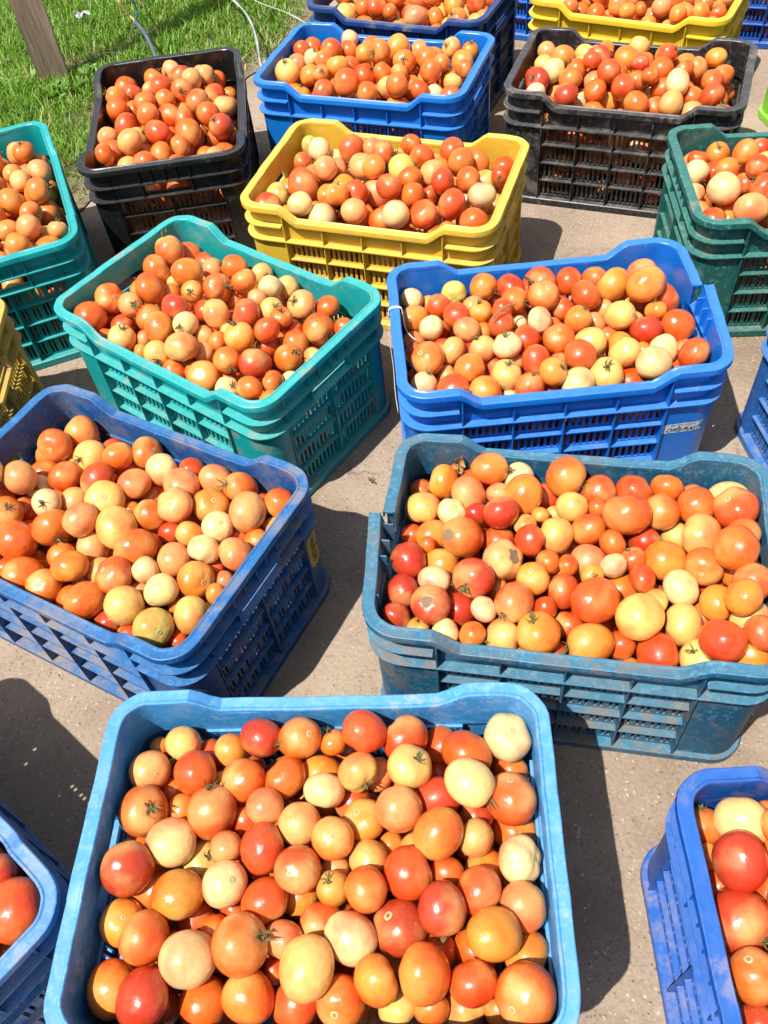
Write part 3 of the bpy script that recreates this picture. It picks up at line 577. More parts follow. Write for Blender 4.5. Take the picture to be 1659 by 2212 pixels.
C 0.055 -0.022 0.255 0.0184 w -0.41 0.88 0.23 - 1|cream tomato, middle of the petrol-blue crate
C 0.093 -0.038 0.254 0.0181 r -0.16 0.99 0.05 - 2|orange-red tomato, right end of the petrol-blue crate, leftmost of three
E 0.110 -0.093 0.253 0.0235 O 0.86 -0.50 -0.08 c 0|orange tomato with dried calyx, front right in the central teal crate
D 0.052 0.004 0.249 0.0234 o 0.44 0.09 0.89 c 4|golden tomato with dried calyx, middle of the white-stickered crate
E -0.025 -0.137 0.239 0.0242 y 0.72 -0.67 0.20 c 0|pale yellow tomato with dried calyx, front centre of the central teal crate
B 0.122 0.027 0.233 0.0201 o -0.90 -0.16 0.40 - 2|golden tomato, right end of the yellow-stickered crate, by peach one
C 0.111 -0.065 0.241 0.0178 y 0.95 -0.29 -0.12 - 0|pale yellow tomato, front right in the petrol-blue crate, leftmost of three
A -0.023 -0.140 0.200 0.0260 r -0.51 -0.66 -0.56 - 2|orange-red tomato, front centre of the sky-blue crate, by pale yellow one
B 0.107 -0.058 0.241 0.0192 w -0.82 0.05 0.56 - 4|cream tomato, front right in the yellow-stickered crate, by orange-red one
C -0.160 -0.139 0.231 0.0177 w -0.71 0.69 0.11 - 4|cream tomato, front left in the petrol-blue crate
D -0.080 0.011 0.248 0.0231 r 0.73 -0.35 -0.59 - 0|orange-red tomato, middle of the white-stickered crate, leftmost of three
D -0.153 0.062 0.238 0.0238 r -0.50 0.85 0.17 - 2|orange-red tomato, back left in the white-stickered crate, by peach one
C -0.113 -0.102 0.239 0.0178 w 0.46 0.20 0.87 s 4|cream tomato with stem scar, front left in the petrol-blue crate
D -0.119 -0.038 0.242 0.0227 p -0.43 0.34 0.84 c 0|peach tomato with dried calyx, left end of the white-stickered crate
B 0.040 0.141 0.221 0.0212 r -0.52 -0.40 -0.76 - 1|orange-red tomato, back centre of the yellow-stickered crate
E -0.012 -0.067 0.263 0.0235 w 0.35 -0.80 0.48 c 2|cream tomato with dried calyx, front centre of the central teal crate
E -0.224 0.136 0.212 0.0268 O 0.71 0.66 -0.24 - 2|orange tomato, back left in the central teal crate
E -0.000 0.079 0.267 0.0241 O -0.66 0.14 0.73 - 1|orange tomato, back centre of the central teal crate
E 0.131 -0.005 0.266 0.0227 r -0.56 -0.34 -0.75 - 2|orange-red tomato, right end of the central teal crate
E 0.182 -0.117 0.241 0.0219 O -0.93 -0.10 -0.36 - 2|orange tomato, front right in the central teal crate, by cream one
D -0.014 0.006 0.255 0.0223 w -0.77 0.38 -0.52 - 1|cream tomato, middle of the white-stickered crate
E -0.161 -0.071 0.250 0.0242 p 0.83 -0.26 0.50 c 2|peach tomato with dried calyx, front left in the central teal crate
D -0.140 0.017 0.242 0.0225 p 0.90 -0.11 -0.43 - 2|peach tomato, left end of the white-stickered crate, by orange-red one
D -0.201 0.042 0.232 0.0228 w 0.13 -0.47 0.87 s 2|cream tomato with stem scar, left end of the white-stickered crate
E 0.144 -0.134 0.233 0.0220 w 0.67 0.18 0.72 c 1|cream tomato with dried calyx, front right in the central teal crate
C 0.082 -0.003 0.247 0.0175 r -0.53 0.34 0.78 c 0|orange-red tomato with dried calyx, middle of the petrol-blue crate
E 0.155 0.130 0.232 0.0237 O 0.60 0.02 -0.80 - 1|orange tomato, back right in the central teal crate, by peach one
E 0.089 0.051 0.253 0.0232 y 0.68 -0.15 0.72 c 4|pale yellow tomato with dried calyx, middle of the central teal crate
A 0.171 -0.086 0.193 0.0253 O 0.59 0.81 -0.05 - 0|orange tomato, front right in the sky-blue crate
C -0.032 -0.017 0.242 0.0176 O -0.67 -0.52 -0.53 - 0|orange tomato, middle of the petrol-blue crate, by golden one
B 0.132 -0.144 0.208 0.0178 r -0.42 -0.84 -0.35 - 0|orange-red tomato, front right in the yellow-stickered crate
D -0.150 0.139 0.228 0.0230 g -0.02 -0.98 0.22 s 3|greenish yellow tomato with stem scar, back left in the white-stickered crate
C -0.032 -0.090 0.238 0.0164 r -0.08 -0.17 -0.98 - 4|orange-red tomato, front centre of the petrol-blue crate, leftmost of three
D -0.230 0.139 0.222 0.0228 w -0.78 -0.63 0.02 c 0|cream tomato with dried calyx, back left in the white-stickered crate
E 0.045 0.100 0.255 0.0228 w -0.99 -0.04 0.11 - 0|cream tomato, back centre of the central teal crate
D -0.182 0.104 0.230 0.0222 r -0.56 0.38 -0.73 - 0|orange-red tomato, back left in the white-stickered crate, by greenish yellow one
E -0.075 0.127 0.241 0.0237 O -0.80 -0.53 0.27 c 2|orange tomato with dried calyx, back centre of the central teal crate
C -0.200 -0.131 0.219 0.0163 o 0.01 0.27 0.96 c 1|golden tomato with dried calyx, front left in the petrol-blue crate
A 0.156 -0.139 0.181 0.0233 y 0.56 -0.79 -0.25 - 3|pale yellow tomato, front right in the sky-blue crate
A 0.186 -0.004 0.188 0.0252 o -0.85 0.40 -0.34 - 0|golden tomato, right end of the sky-blue crate, by cream one
A 0.224 0.048 0.176 0.0262 o 0.07 -0.68 -0.73 - 3|golden tomato, right end of the sky-blue crate, rightmost of three
C 0.028 -0.041 0.252 0.0157 o 0.19 -0.53 0.83 c 1|golden tomato with dried calyx, middle of the petrol-blue crate
E 0.204 -0.082 0.238 0.0200 O -0.93 -0.26 0.25 - 3|orange tomato, front right in the central teal crate, right of two
E 0.225 0.005 0.233 0.0204 y 0.19 0.98 0.11 - 3|pale yellow tomato, right end of the central teal crate
D -0.110 0.057 0.243 0.0207 o -0.12 0.01 0.99 c 4|golden tomato with dried calyx, back left in the white-stickered crate, left of two
C -0.068 0.045 0.242 0.0166 y -0.01 -0.43 -0.90 - 1|pale yellow tomato, middle of the petrol-blue crate, by golden one
A -0.000 -0.063 0.209 0.0232 r -0.80 -0.60 0.03 - 2|orange-red tomato, front centre of the sky-blue crate, by peach one
E 0.014 -0.142 0.220 0.0205 O 0.64 -0.20 -0.74 - 2|orange tomato, front centre of the central teal crate
A -0.028 -0.031 0.195 0.0236 o 0.94 -0.07 -0.33 - 0|golden tomato, middle of the sky-blue crate
E 0.127 0.037 0.262 0.0201 O 0.18 -0.02 0.98 c 1|orange tomato with dried calyx, right end of the central teal crate, by orange-red one
C -0.139 0.055 0.245 0.0163 R 0.80 0.25 -0.54 - 4|deep red tomato, back left in the petrol-blue crate
C -0.112 0.103 0.236 0.0167 p 0.98 0.15 0.12 - 4|peach tomato, back left in the petrol-blue crate, right of two
E 0.054 0.136 0.236 0.0212 y 0.68 -0.57 0.46 s 0|pale yellow tomato with stem scar, back centre of the central teal crate
R -0.229 0.000 0.188 0.0214 r -0.84 -0.29 -0.47 - 2|orange-red tomato, left end of the royal blue crate
A 0.053 0.001 0.221 0.0228 y -0.80 -0.26 0.54 s 0|pale yellow tomato with stem scar, middle of the sky-blue crate
D -0.072 0.053 0.249 0.0195 r -0.85 0.52 0.13 - 0|orange-red tomato, middle of the white-stickered crate, by golden one
E -0.070 0.009 0.262 0.0205 o 0.52 -0.64 0.57 c 0|golden tomato with dried calyx, middle of the central teal crate
A -0.200 -0.027 0.201 0.0230 O -0.69 0.64 0.34 - 3|orange tomato, left end of the sky-blue crate
A -0.011 0.111 0.200 0.0245 o -0.99 -0.10 -0.03 - 4|golden tomato, back centre of the sky-blue crate
A 0.138 0.149 0.189 0.0250 O 0.88 0.01 -0.48 - 1|orange tomato, back right in the sky-blue crate, by orange-red one
A 0.085 -0.141 0.191 0.0209 y 0.51 -0.63 -0.58 - 1|pale yellow tomato, front centre of the sky-blue crate, right of two
A -0.146 0.008 0.197 0.0232 y 0.52 0.05 0.85 c 1|pale yellow tomato with dried calyx, left end of the sky-blue crate
A 0.226 0.119 0.179 0.0245 O 0.92 0.40 0.04 - 3|orange tomato, back right in the sky-blue crate, rightmost of three
C -0.005 -0.027 0.253 0.0146 O -0.97 -0.01 -0.24 - 3|orange tomato, middle of the petrol-blue crate, second from the left of four
E -0.016 0.142 0.237 0.0205 y 0.90 -0.33 0.29 c 0|pale yellow tomato with dried calyx, back centre of the central teal crate
E 0.221 0.097 0.235 0.0190 O 0.04 1.00 -0.07 - 0|orange tomato, back right in the central teal crate, by orange one
D 0.194 0.021 0.238 0.0184 o -0.06 0.69 0.72 c 3|golden tomato with dried calyx, right end of the white-stickered crate
E 0.221 -0.112 0.230 0.0178 o -0.93 0.13 0.35 - 1|golden tomato, front right in the central teal crate
B 0.216 -0.041 0.226 0.0149 o 0.19 -0.36 -0.91 - 2|golden tomato, right end of the yellow-stickered crate, by golden one
E 0.232 0.040 0.222 0.0185 o -0.32 -0.35 -0.88 - 3|golden tomato, right end of the central teal crate
R -0.222 0.076 0.197 0.0210 O -0.80 -0.41 -0.44 - 2|orange tomato, back left in the royal blue crate
A -0.172 -0.142 0.193 0.0201 r 0.65 -0.42 -0.64 - 2|orange-red tomato, front left in the sky-blue crate
"""
MORE_TOMATOES = """
A 0.129 -0.089 0.202 0.0202 O 0.61 -0.42 -0.67 - 2
C 0.184 -0.062 0.208 0.0249 o -0.63 0.50 -0.59 - 0
A -0.147 -0.057 0.191 0.0210 r 0.61 -0.07 0.79 s 0
A 0.029 0.079 0.195 0.0225 r -0.39 -0.76 -0.51 - 4
C 0.033 0.083 0.246 0.0144 O 0.92 0.37 0.12 - 0
C 0.073 -0.037 0.218 0.0247 o 0.80 0.29 -0.52 - 2
C 0.190 -0.090 0.170 0.0243 o -0.27 0.94 -0.21 - 4
E 0.050 0.059 0.259 0.0180 p -0.37 -0.44 -0.81 - 0
E 0.217 -0.052 0.225 0.0168 w -0.63 0.67 0.40 - 0
A 0.141 -0.013 0.215 0.0199 O 0.11 0.91 -0.39 - 1
C 0.225 0.067 0.212 0.0249 o -0.89 0.29 -0.35 - 0
A -0.117 -0.073 0.209 0.0195 o -0.93 -0.37 0.00 - 1
A 0.121 -0.144 0.200 0.0184 O 0.15 0.79 -0.59 - 1
A -0.167 -0.089 0.202 0.0194 o 0.60 0.79 -0.10 - 4
A -0.180 0.067 0.200 0.0214 O -0.16 0.95 -0.28 - 0
A -0.229 0.025 0.193 0.0211 O 0.84 0.27 -0.47 - 4
C -0.148 -0.092 0.215 0.0240 R -0.78 0.23 -0.58 - 0
B 0.014 -0.134 0.200 0.0256 O 0.55 -0.48 -0.68 - 4
A 0.179 0.057 0.198 0.0207 r -0.12 -0.95 -0.28 - 0
B -0.019 -0.045 0.207 0.0265 p -0.38 0.76 0.52 - 2
C -0.104 0.027 0.219 0.0242 r 0.66 -0.45 -0.60 - 0
C 0.003 -0.097 0.211 0.0224 r 0.16 0.89 0.42 - 1
C -0.199 0.025 0.222 0.0241 o 0.83 0.51 -0.24 - 2
A 0.193 -0.143 0.190 0.0171 O 0.21 -0.86 -0.46 - 2
A -0.201 -0.096 0.193 0.0181 O -0.89 0.18 -0.41 - 3
C 0.103 0.050 0.218 0.0231 R 0.03 0.91 0.41 - 0
A 0.060 0.110 0.198 0.0201 p 0.69 -0.00 -0.73 - 1
A -0.098 0.054 0.200 0.0196 r 0.71 -0.18 -0.69 - 2
B -0.073 0.109 0.198 0.0267 O 0.04 0.99 0.10 - 0
C -0.047 0.064 0.243 0.0127 o -0.23 -0.68 -0.69 - 3
B -0.104 -0.101 0.180 0.0246 o -0.93 -0.35 0.10 - 1
C -0.203 -0.005 0.240 0.0123 O 0.93 0.26 -0.26 - 0
D 0.123 -0.113 0.200 0.0265 r -0.47 0.51 -0.73 - 0
C -0.150 0.138 0.213 0.0236 r -0.98 0.17 0.13 - 2
B -0.101 0.012 0.214 0.0241 p -0.90 -0.43 -0.02 - 0
B 0.025 -0.075 0.210 0.0225 p 0.72 -0.23 -0.66 - 0
C 0.070 -0.120 0.214 0.0199 r -0.21 0.97 -0.13 - 0
C 0.149 0.070 0.211 0.0216 y 0.22 0.97 0.13 - 0
R -0.232 -0.039 0.200 0.0153 o -0.30 0.95 -0.02 - 2
A -0.157 0.143 0.191 0.0185 r -0.60 0.79 0.11 - 2
E 0.168 0.021 0.230 0.0251 O -0.67 0.45 0.59 - 4
B -0.199 0.046 0.205 0.0232 O 0.27 0.92 -0.29 - 2
D -0.228 0.002 0.207 0.0249 O 0.15 0.10 0.98 c 0
B -0.047 -0.081 0.216 0.0211 O 0.61 -0.31 -0.73 - 0
B 0.207 0.075 0.202 0.0212 o 0.18 0.93 0.31 - 0
D 0.119 -0.042 0.222 0.0241 o -0.78 -0.07 -0.62 - 0
A 0.106 0.019 0.210 0.0162 o 0.94 0.35 0.02 - 2
A 0.096 0.089 0.205 0.0170 o 0.03 -0.59 -0.81 - 2
A 0.014 -0.004 0.210 0.0160 p -0.41 -0.57 -0.71 - 0
C -0.039 0.124 0.212 0.0211 r -0.52 -0.21 -0.83 - 1
C 0.190 -0.010 0.210 0.0191 r 0.55 0.78 0.31 - 3
B -0.174 -0.033 0.204 0.0223 r -0.11 0.88 -0.47 - 4
C -0.014 -0.140 0.205 0.0184 r 0.96 0.27 0.02 - 0
A -0.201 0.096 0.189 0.0175 O 0.56 0.70 -0.45 - 0
D 0.205 -0.093 0.197 0.0237 r 0.46 -0.32 -0.83 - 3
A -0.049 -0.107 0.197 0.0151 r -0.99 0.11 -0.13 - 1
A 0.076 0.023 0.202 0.0162 o 0.79 -0.54 -0.30 - 1
A -0.104 -0.043 0.199 0.0158 r -0.64 0.71 -0.29 - 2
B -0.002 0.083 0.198 0.0222 O 0.84 0.13 -0.52 - 3
B -0.047 -0.111 0.189 0.0208 O 0.30 0.51 -0.81 - 0
E -0.116 -0.070 0.235 0.0255 O -0.38 0.92 0.12 - 4
B -0.226 0.079 0.199 0.0218 o 0.05 -0.23 -0.97 - 4
B 0.170 0.140 0.198 0.0201 O -0.11 0.99 0.00 - 1
B 0.102 -0.082 0.211 0.0186 p 0.76 -0.44 0.47 c 1
A -0.235 -0.028 0.190 0.0150 w 0.81 0.09 -0.58 - 0
D 0.011 0.017 0.222 0.0225 O -0.34 0.93 -0.16 - 2
B -0.143 -0.061 0.200 0.0200 r 0.02 -0.83 -0.56 - 0
C 0.084 -0.144 0.193 0.0166 O 0.96 0.12 -0.24 - 1
C 0.220 0.000 0.196 0.0175 r 0.38 0.92 -0.11 - 4
A 0.132 0.010 0.193 0.0147 r -0.64 0.75 -0.19 - 1
C 0.163 -0.029 0.198 0.0172 r 0.95 0.08 0.30 - 3
P 0.222 0.129 0.206 0.0142 O -0.11 0.99 -0.02 - 0
R -0.230 0.104 0.212 0.0138 o -0.11 -0.69 -0.72 - 4
E 0.124 -0.005 0.224 0.0217 r 0.52 -0.00 -0.86 - 0
D -0.118 0.101 0.221 0.0217 p -0.66 0.73 0.19 - 0
B 0.083 0.025 0.218 0.0177 r -0.60 -0.76 -0.24 - 2
A -0.228 0.155 0.187 0.0152 O 0.24 0.97 0.09 - 0
B -0.127 0.135 0.202 0.0196 r -0.08 -0.19 -0.98 - 0
D 0.041 0.067 0.223 0.0210 r -0.62 -0.02 -0.78 - 0
D -0.232 0.046 0.200 0.0211 p -0.62 -0.43 -0.66 - 3
B -0.126 -0.129 0.199 0.0178 O -0.69 0.30 0.66 - 0
D 0.156 0.022 0.216 0.0206 y -0.34 0.67 0.65 - 0
E -0.170 -0.096 0.214 0.0221 r -0.24 -0.91 -0.35 - 4
B 0.195 -0.117 0.196 0.0164 O -0.75 -0.63 0.21 - 3
B -0.003 0.034 0.213 0.0182 o -0.47 0.88 -0.02 - 1
C -0.233 0.036 0.204 0.0173 r 0.46 0.16 -0.87 - 0
E 0.136 0.052 0.226 0.0212 r -0.46 -0.86 -0.24 - 3
D -0.185 -0.059 0.206 0.0201 p 0.97 0.23 -0.00 - 3
D -0.011 -0.125 0.208 0.0195 r 0.39 -0.38 -0.84 - 2
D -0.096 -0.063 0.216 0.0199 R 0.21 -0.03 -0.98 - 1
B 0.170 0.071 0.199 0.0177 O -0.63 0.47 0.62 - 1
B -0.192 0.098 0.193 0.0196 y -0.65 0.72 0.25 - 4
C -0.099 -0.051 0.215 0.0162 o 0.85 0.37 -0.37 - 1
E 0.045 -0.119 0.212 0.0207 o 0.46 0.89 -0.03 - 0
E -0.017 0.067 0.228 0.0220 O -0.93 -0.22 0.29 - 0
D 0.113 -0.004 0.208 0.0202 r 0.67 0.02 -0.74 - 2
B -0.020 -0.145 0.180 0.0170 r -0.03 0.99 0.13 - 2
R -0.211 0.116 0.186 0.0131 r 0.48 0.79 0.38 - 2
E -0.177 0.139 0.205 0.0230 O 0.18 0.94 0.29 - 3
E -0.138 0.122 0.216 0.0224 p 0.13 0.14 -0.98 - 0
C -0.233 0.126 0.204 0.0174 r 0.17 -0.36 -0.92 - 1
E 0.034 -0.081 0.226 0.0200 p 0.02 0.16 -0.99 - 0
E 0.011 -0.050 0.233 0.0203 y 0.13 0.94 0.32 - 1
D 0.233 0.142 0.205 0.0200 o 0.95 -0.18 0.25 - 0
E -0.230 -0.045 0.202 0.0208 p -0.36 0.73 0.59 - 3
B 0.203 -0.009 0.208 0.0154 p 0.83 0.23 -0.51 - 0
D 0.009 -0.072 0.224 0.0179 r -0.90 -0.02 -0.43 - 0
D 0.229 -0.049 0.204 0.0181 p 0.82 0.52 0.25 - 2
D 0.091 0.022 0.225 0.0185 p -0.66 -0.20 -0.73 - 1
E -0.033 -0.005 0.242 0.0195 r 0.13 0.61 -0.78 - 1
D 0.114 0.061 0.218 0.0189 p -0.19 0.10 -0.98 - 4
D -0.235 -0.049 0.198 0.0183 r 0.12 0.99 0.08 - 4
D -0.085 -0.132 0.207 0.0175 w 0.91 0.32 -0.25 - 0
D 0.162 0.086 0.210 0.0191 o 0.98 -0.18 -0.02 - 0
D 0.169 -0.128 0.202 0.0175 o -0.89 -0.12 -0.45 - 1
A -0.136 0.103 0.199 0.0131 y 0.11 0.96 0.25 - 2
B 0.163 -0.073 0.202 0.0151 o 0.23 0.97 -0.04 - 1
B 0.064 -0.001 0.212 0.0158 O 0.82 0.36 -0.45 - 2
E -0.148 0.015 0.224 0.0203 o -0.08 0.86 -0.50 - 2
B 0.176 0.004 0.202 0.0155 r 0.38 0.76 -0.52 - 3
E 0.174 -0.119 0.204 0.0181 r 0.07 0.06 -1.00 - 0
E 0.210 0.092 0.201 0.0191 p 0.34 0.92 -0.17 - 2
C 0.231 -0.063 0.187 0.0138 O -0.60 -0.39 -0.70 - 0
E 0.053 -0.057 0.244 0.0176 O 0.46 0.40 -0.79 - 0
E -0.231 0.003 0.209 0.0192 o 0.43 0.51 -0.75 - 0
D -0.197 0.144 0.203 0.0178 o 1.00 0.02 -0.02 - 0
D 0.153 -0.060 0.220 0.0160 o 0.96 0.07 -0.28 - 3
D -0.109 0.027 0.224 0.0166 o -0.70 0.47 -0.55 - 1
E -0.182 -0.133 0.207 0.0177 O -0.67 0.71 0.21 - 1
E -0.079 -0.135 0.216 0.0171 o -0.70 -0.62 0.36 - 1
C -0.216 -0.055 0.210 0.0132 O 0.06 0.96 -0.26 - 0
C 0.046 0.063 0.223 0.0134 o 0.27 -0.33 -0.91 - 0
E -0.227 -0.093 0.202 0.0181 r -0.87 0.42 0.27 - 0
C -0.056 -0.148 0.209 0.0123 r 0.76 -0.51 -0.41 - 3
D -0.062 -0.056 0.221 0.0160 p 0.24 0.72 0.65 - 0
C -0.026 0.084 0.220 0.0137 y 0.41 0.90 -0.16 - 1
E 0.110 -0.101 0.216 0.0163 O -0.92 -0.37 0.13 - 0
C 0.051 -0.148 0.202 0.0121 r -0.40 -0.69 -0.60 - 3
E 0.048 -0.026 0.243 0.0148 y -0.14 0.97 -0.18 - 2
D -0.041 0.037 0.226 0.0145 w 0.86 0.27 0.43 - 1
E -0.096 -0.108 0.223 0.0151 p -0.71 -0.70 0.07 - 1
D -0.074 0.137 0.204 0.0152 r 0.98 0.01 -0.22 - 1
E -0.166 0.044 0.222 0.0160 y -0.00 0.62 -0.79 - 2
E -0.207 -0.123 0.195 0.0134 p -0.79 -0.43 -0.44 - 2
B -0.208 -0.092 0.210 0.0290 o -0.64 -0.71 -0.29 - 2
B -0.169 -0.132 0.211 0.0299 r -0.96 -0.28 -0.04 - 4
B -0.220 -0.040 0.224 0.0282 O -0.95 -0.15 0.29 - 4
B -0.180 -0.133 0.155 0.0295 o 0.37 -0.56 -0.74 - 0
B -0.219 -0.034 0.278 0.0292 y 0.23 -0.29 -0.93 - 1
R -0.154 0.146 0.219 0.0159 o 0.63 0.78 -0.01 - 0
R -0.167 0.115 0.274 0.0197 o 0.94 -0.10 0.32 - 1
R -0.224 -0.062 0.224 0.0201 R 0.34 0.84 -0.43 - 3
R -0.176 0.062 0.213 0.0177 r -0.03 -0.70 -0.71 - 2
R -0.150 0.096 0.237 0.0268 o 0.25 -0.95 -0.19 - 2
R -0.164 0.043 0.251 0.0270 O -0.46 0.13 -0.88 - 0
R -0.171 -0.014 0.237 0.0260 r -0.33 -0.87 -0.36 - 3
R -0.139 0.139 0.255 0.0232 r 0.00 0.93 -0.37 - 2
R -0.108 0.076 0.214 0.0276 y -0.17 0.98 0.05 - 0
R -0.096 0.134 0.232 0.0257 O 0.50 0.71 0.49 - 3
R -0.129 0.015 0.227 0.0264 o -0.74 0.49 -0.47 - 0
P 0.161 0.142 0.246 0.0203 R -0.38 -0.91 0.17 - 0
P 0.168 0.101 0.235 0.0239 o 0.44 0.15 -0.88 - 3
P 0.125 0.130 0.235 0.0217 O -0.25 -0.84 -0.49 - 0
P 0.207 0.077 0.244 0.0233 r -0.07 -0.73 -0.68 - 0
P 0.113 0.095 0.212 0.0243 o -0.63 0.77 0.08 - 1
P 0.150 0.065 0.213 0.0250 O -0.97 -0.26 -0.02 - 2
P 0.085 0.136 0.225 0.0221 y 0.52 0.54 -0.66 - 2
"""

# ------------------------------------------------------------------ the setting
def ground_mat():
    mt, nt, b = new_mat('worn_concrete_yard')
    L = nt.links
    P = N(nt, 'ShaderNodeNewGeometry').outputs['Position']
    big = noise(nt, P, 2.8, 7, .68, .6)
    c = ramp(nt, big, [(.28, (.190, .138, .102)), (.5, (.285, .218, .166)), (.72, (.355, .280, .220))])
    fine = noise(nt, P, 160, 6, .7)
    c = mix(nt, 1.0, c, ramp(nt, fine, [(.3, g(.74)), (.5, g(1)), (.72, g(1.22))]), 'MULTIPLY')
    v = N(nt, 'ShaderNodeTexVoronoi'); v.inputs['Scale'].default_value = 190; L.new(P, v.inputs['Vector'])
    pick = N(nt, 'ShaderNodeSeparateColor'); L.new(v.outputs['Color'], pick.inputs[0])
    agg = math_n(nt, 'MULTIPLY', ramp(nt, pick.outputs[0], [(.92, g(0)), (.94, g(1))]), ramp(nt, v.outputs['Distance'], [(.30, g(1)), (.48, g(0))]))
    c = mix(nt, math_n(nt, 'MULTIPLY', agg, .65), c, (.50, .44, .36))
    agd = math_n(nt, 'MULTIPLY', ramp(nt, pick.outputs[1], [(.90, g(0)), (.92, g(1))]), ramp(nt, v.outputs['Distance'], [(.25, g(1)), (.42, g(0))]))
    c = mix(nt, math_n(nt, 'MULTIPLY', agd, .6), c, (.11, .085, .065))
    st = ramp(nt, noise(nt, P, 5.5, 7, .7, .8), [(.56, g(0)), (.70, g(.55))])
    c = mix(nt, st, c, (.20, .145, .10))
    dust = ramp(nt, noise(nt, P, 3.3, 7, .7, 1.0), [(.48, g(0)), (.66, g(.7))])
    c = mix(nt, dust, c, (.345, .275, .21))
    spots = ramp(nt, noise(nt, P, 19, 5, .6, .4), [(.62, g(0)), (.72, g(.5))])
    c = mix(nt, spots, c, (.13, .095, .07))
    wv = N(nt, 'ShaderNodeTexVoronoi', feature='DISTANCE_TO_EDGE'); wv.inputs['Scale'].default_value = 1.5
    wob = N(nt, 'ShaderNodeVectorMath', operation='ADD')
    wn_ = N(nt, 'ShaderNodeTexNoise'); wn_.inputs['Scale'].default_value = 7; wn_.inputs['Detail'].default_value = 6; L.new(P, wn_.inputs['Vector'])
    ws = N(nt, 'ShaderNodeVectorMath', operation='SCALE'); ws.inputs['Scale'].default_value = .22; L.new(wn_.outputs['Color'], ws.inputs[0])
    L.new(P, wob.inputs[0]); L.new(ws.outputs[0], wob.inputs[1]); L.new(wob.outputs[0], wv.inputs['Vector'])
    crack = ramp(nt, wv.outputs['Distance'], [(0, g(1)), (.004, g(0))])
    cm = math_n(nt, 'MULTIPLY', crack, ramp(nt, noise(nt, P, 1.7, 2), [(.52, g(0)), (.6, g(.7))]))
    c = mix(nt, cm, c, (.08, .06, .045))
    L.new(c, b.inputs['Base Color'])
    b.inputs['Roughness'].default_value = .92
    b.inputs['Specular IOR Level'].default_value = .2
    dent = noise(nt, P, 75, 5, .7, .6)
    bump(nt, b, math_n(nt, 'ADD', math_n(nt, 'ADD', fine, math_n(nt, 'MULTIPLY', dent, 1.2)), math_n(nt, 'ADD', math_n(nt, 'MULTIPLY', agg, .5), math_n(nt, 'MULTIPLY', agd, -.8))), .5, .005)
    return mt

def soil_mat():
    mt, nt, b = new_mat('dry_soil')
    L = nt.links
    P = N(nt, 'ShaderNodeNewGeometry').outputs['Position']
    c = ramp(nt, noise(nt, P, 7, 6, .65, .5), [(.3, (.10, .07, .04)), (.55, (.20, .15, .095)), (.75, (.30, .25, .17))])
    c = mix(nt, 1.0, c, ramp(nt, noise(nt, P, 120, 5, .7), [(.3, g(.55)), (.7, g(1.35))]), 'MULTIPLY')
    L.new(c, b.inputs['Base Color'])
    b.inputs['Roughness'].default_value = .95
    bump(nt, b, noise(nt, P, 90, 6, .7), .8, .01)
    return mt

yard = obj('ground', mesh_from('ground', [(-120, -120, 0), (120, -120, 0), (120, 120, 0), (-120, 120, 0)], [(0, 1, 2, 3)]), None, ground_mat())
tag(yard, kind='structure')

def verge_y(x):
    """y of the ragged line where the concrete ends and the grass verge begins"""
    return 2.13 + 1.60 * (x + .68) + .05 * math.sin(7 * x) + .03 * math.sin(19 * x + 1) + .015 * math.sin(47 * x)

sv, sf = [], []
xs = [-9 + i * .05 for i in range(int(11.5 / .05) + 1)]
for x in xs:
    y0 = verge_y(x)
    sv += [(x, y0, .0045), (x, max(y0 + .5, 14), .0045)]
for i in range(len(xs) - 1):
    sf.append((2 * i, 2 * i + 2, 2 * i + 3, 2 * i + 1))
tag(obj('soil', mesh_from('soil', sv, sf), None, soil_mat()), kind='structure')

# ------------------------------------------------------------------ the crate
CL, CW, CH, CR_ = .54, .364, .2763, .05
A2, B2 = CL / 2, CW / 2
DK = .80                              # depth of the rim, bands and ribs, as a factor
BAND2, BAND1 = .2005, .2335
DIP = .026

def perimeter(broken=None):
    """samples round the rounded rectangle: (cx, cy, nx, ny, side, t)"""
    xs = sorted({-.22, -.2, -.173, -.137, -.105, -.07, -.035, 0, .035, .07, .105, .137, .173, .2, .22} | {s * v for s in (1, -1) for v in (.163, .150)})
    ys = sorted({-.132, -.115, -.09, -.07, -.0505, -.0495, -.025, 0, .025, .0495, .0505, .07, .09, .115, .132})
    out = []
    def arc(cx, cy, a0):
        for k in range(1, 8):
            w = a0 + (math.pi / 2) * k / 8
            out.append((cx, cy, math.cos(w), math.sin(w), 'corner', 0))
    def short(sx, order):
        yy = set(ys)
        if broken and broken[0] == sx:
            yy = {y for y in yy if abs(y - broken[1]) > .006} | {broken[1] - .0022, broken[1] + .0022}
        for y in (sorted(yy) if order > 0 else sorted(yy, reverse=True)):
            out.append((sx * (A2 - CR_), y, sx, 0, 'short', y))
    for x in xs: out.append((x, -(B2 - CR_), 0, -1, 'long', x))
    arc(A2 - CR_, -(B2 - CR_), -math.pi / 2)
    short(1, 1)
    arc(A2 - CR_, B2 - CR_, 0)
    for x in reversed(xs): out.append((x, B2 - CR_, 0, 1, 'long', x))
    arc(-(A2 - CR_), B2 - CR_, math.pi / 2)
    short(-1, -1)
    arc(-(A2 - CR_), -(B2 - CR_), math.pi)
    return out

def rim_top(s):
    if s[4] != 'long': return CH
    a = abs(s[5])
    t = min(1, max(0, (.173 - a) / .036))
    return CH - DIP * (t * t * (3 - 2 * t) * .5 + t * .5)

def bend(p, broken):
    if not broken: return p
    sx, y0, amt = broken
    x, y, z = p
    if x * sx > A2 - .06 and y < y0 and z > .226:
        w = max(0, 1 - (y0 - y) / .17)
        x += sx * amt * w * (min(1, (z - .226) / .01))
        z += .002 * w
    return (x, y, z)

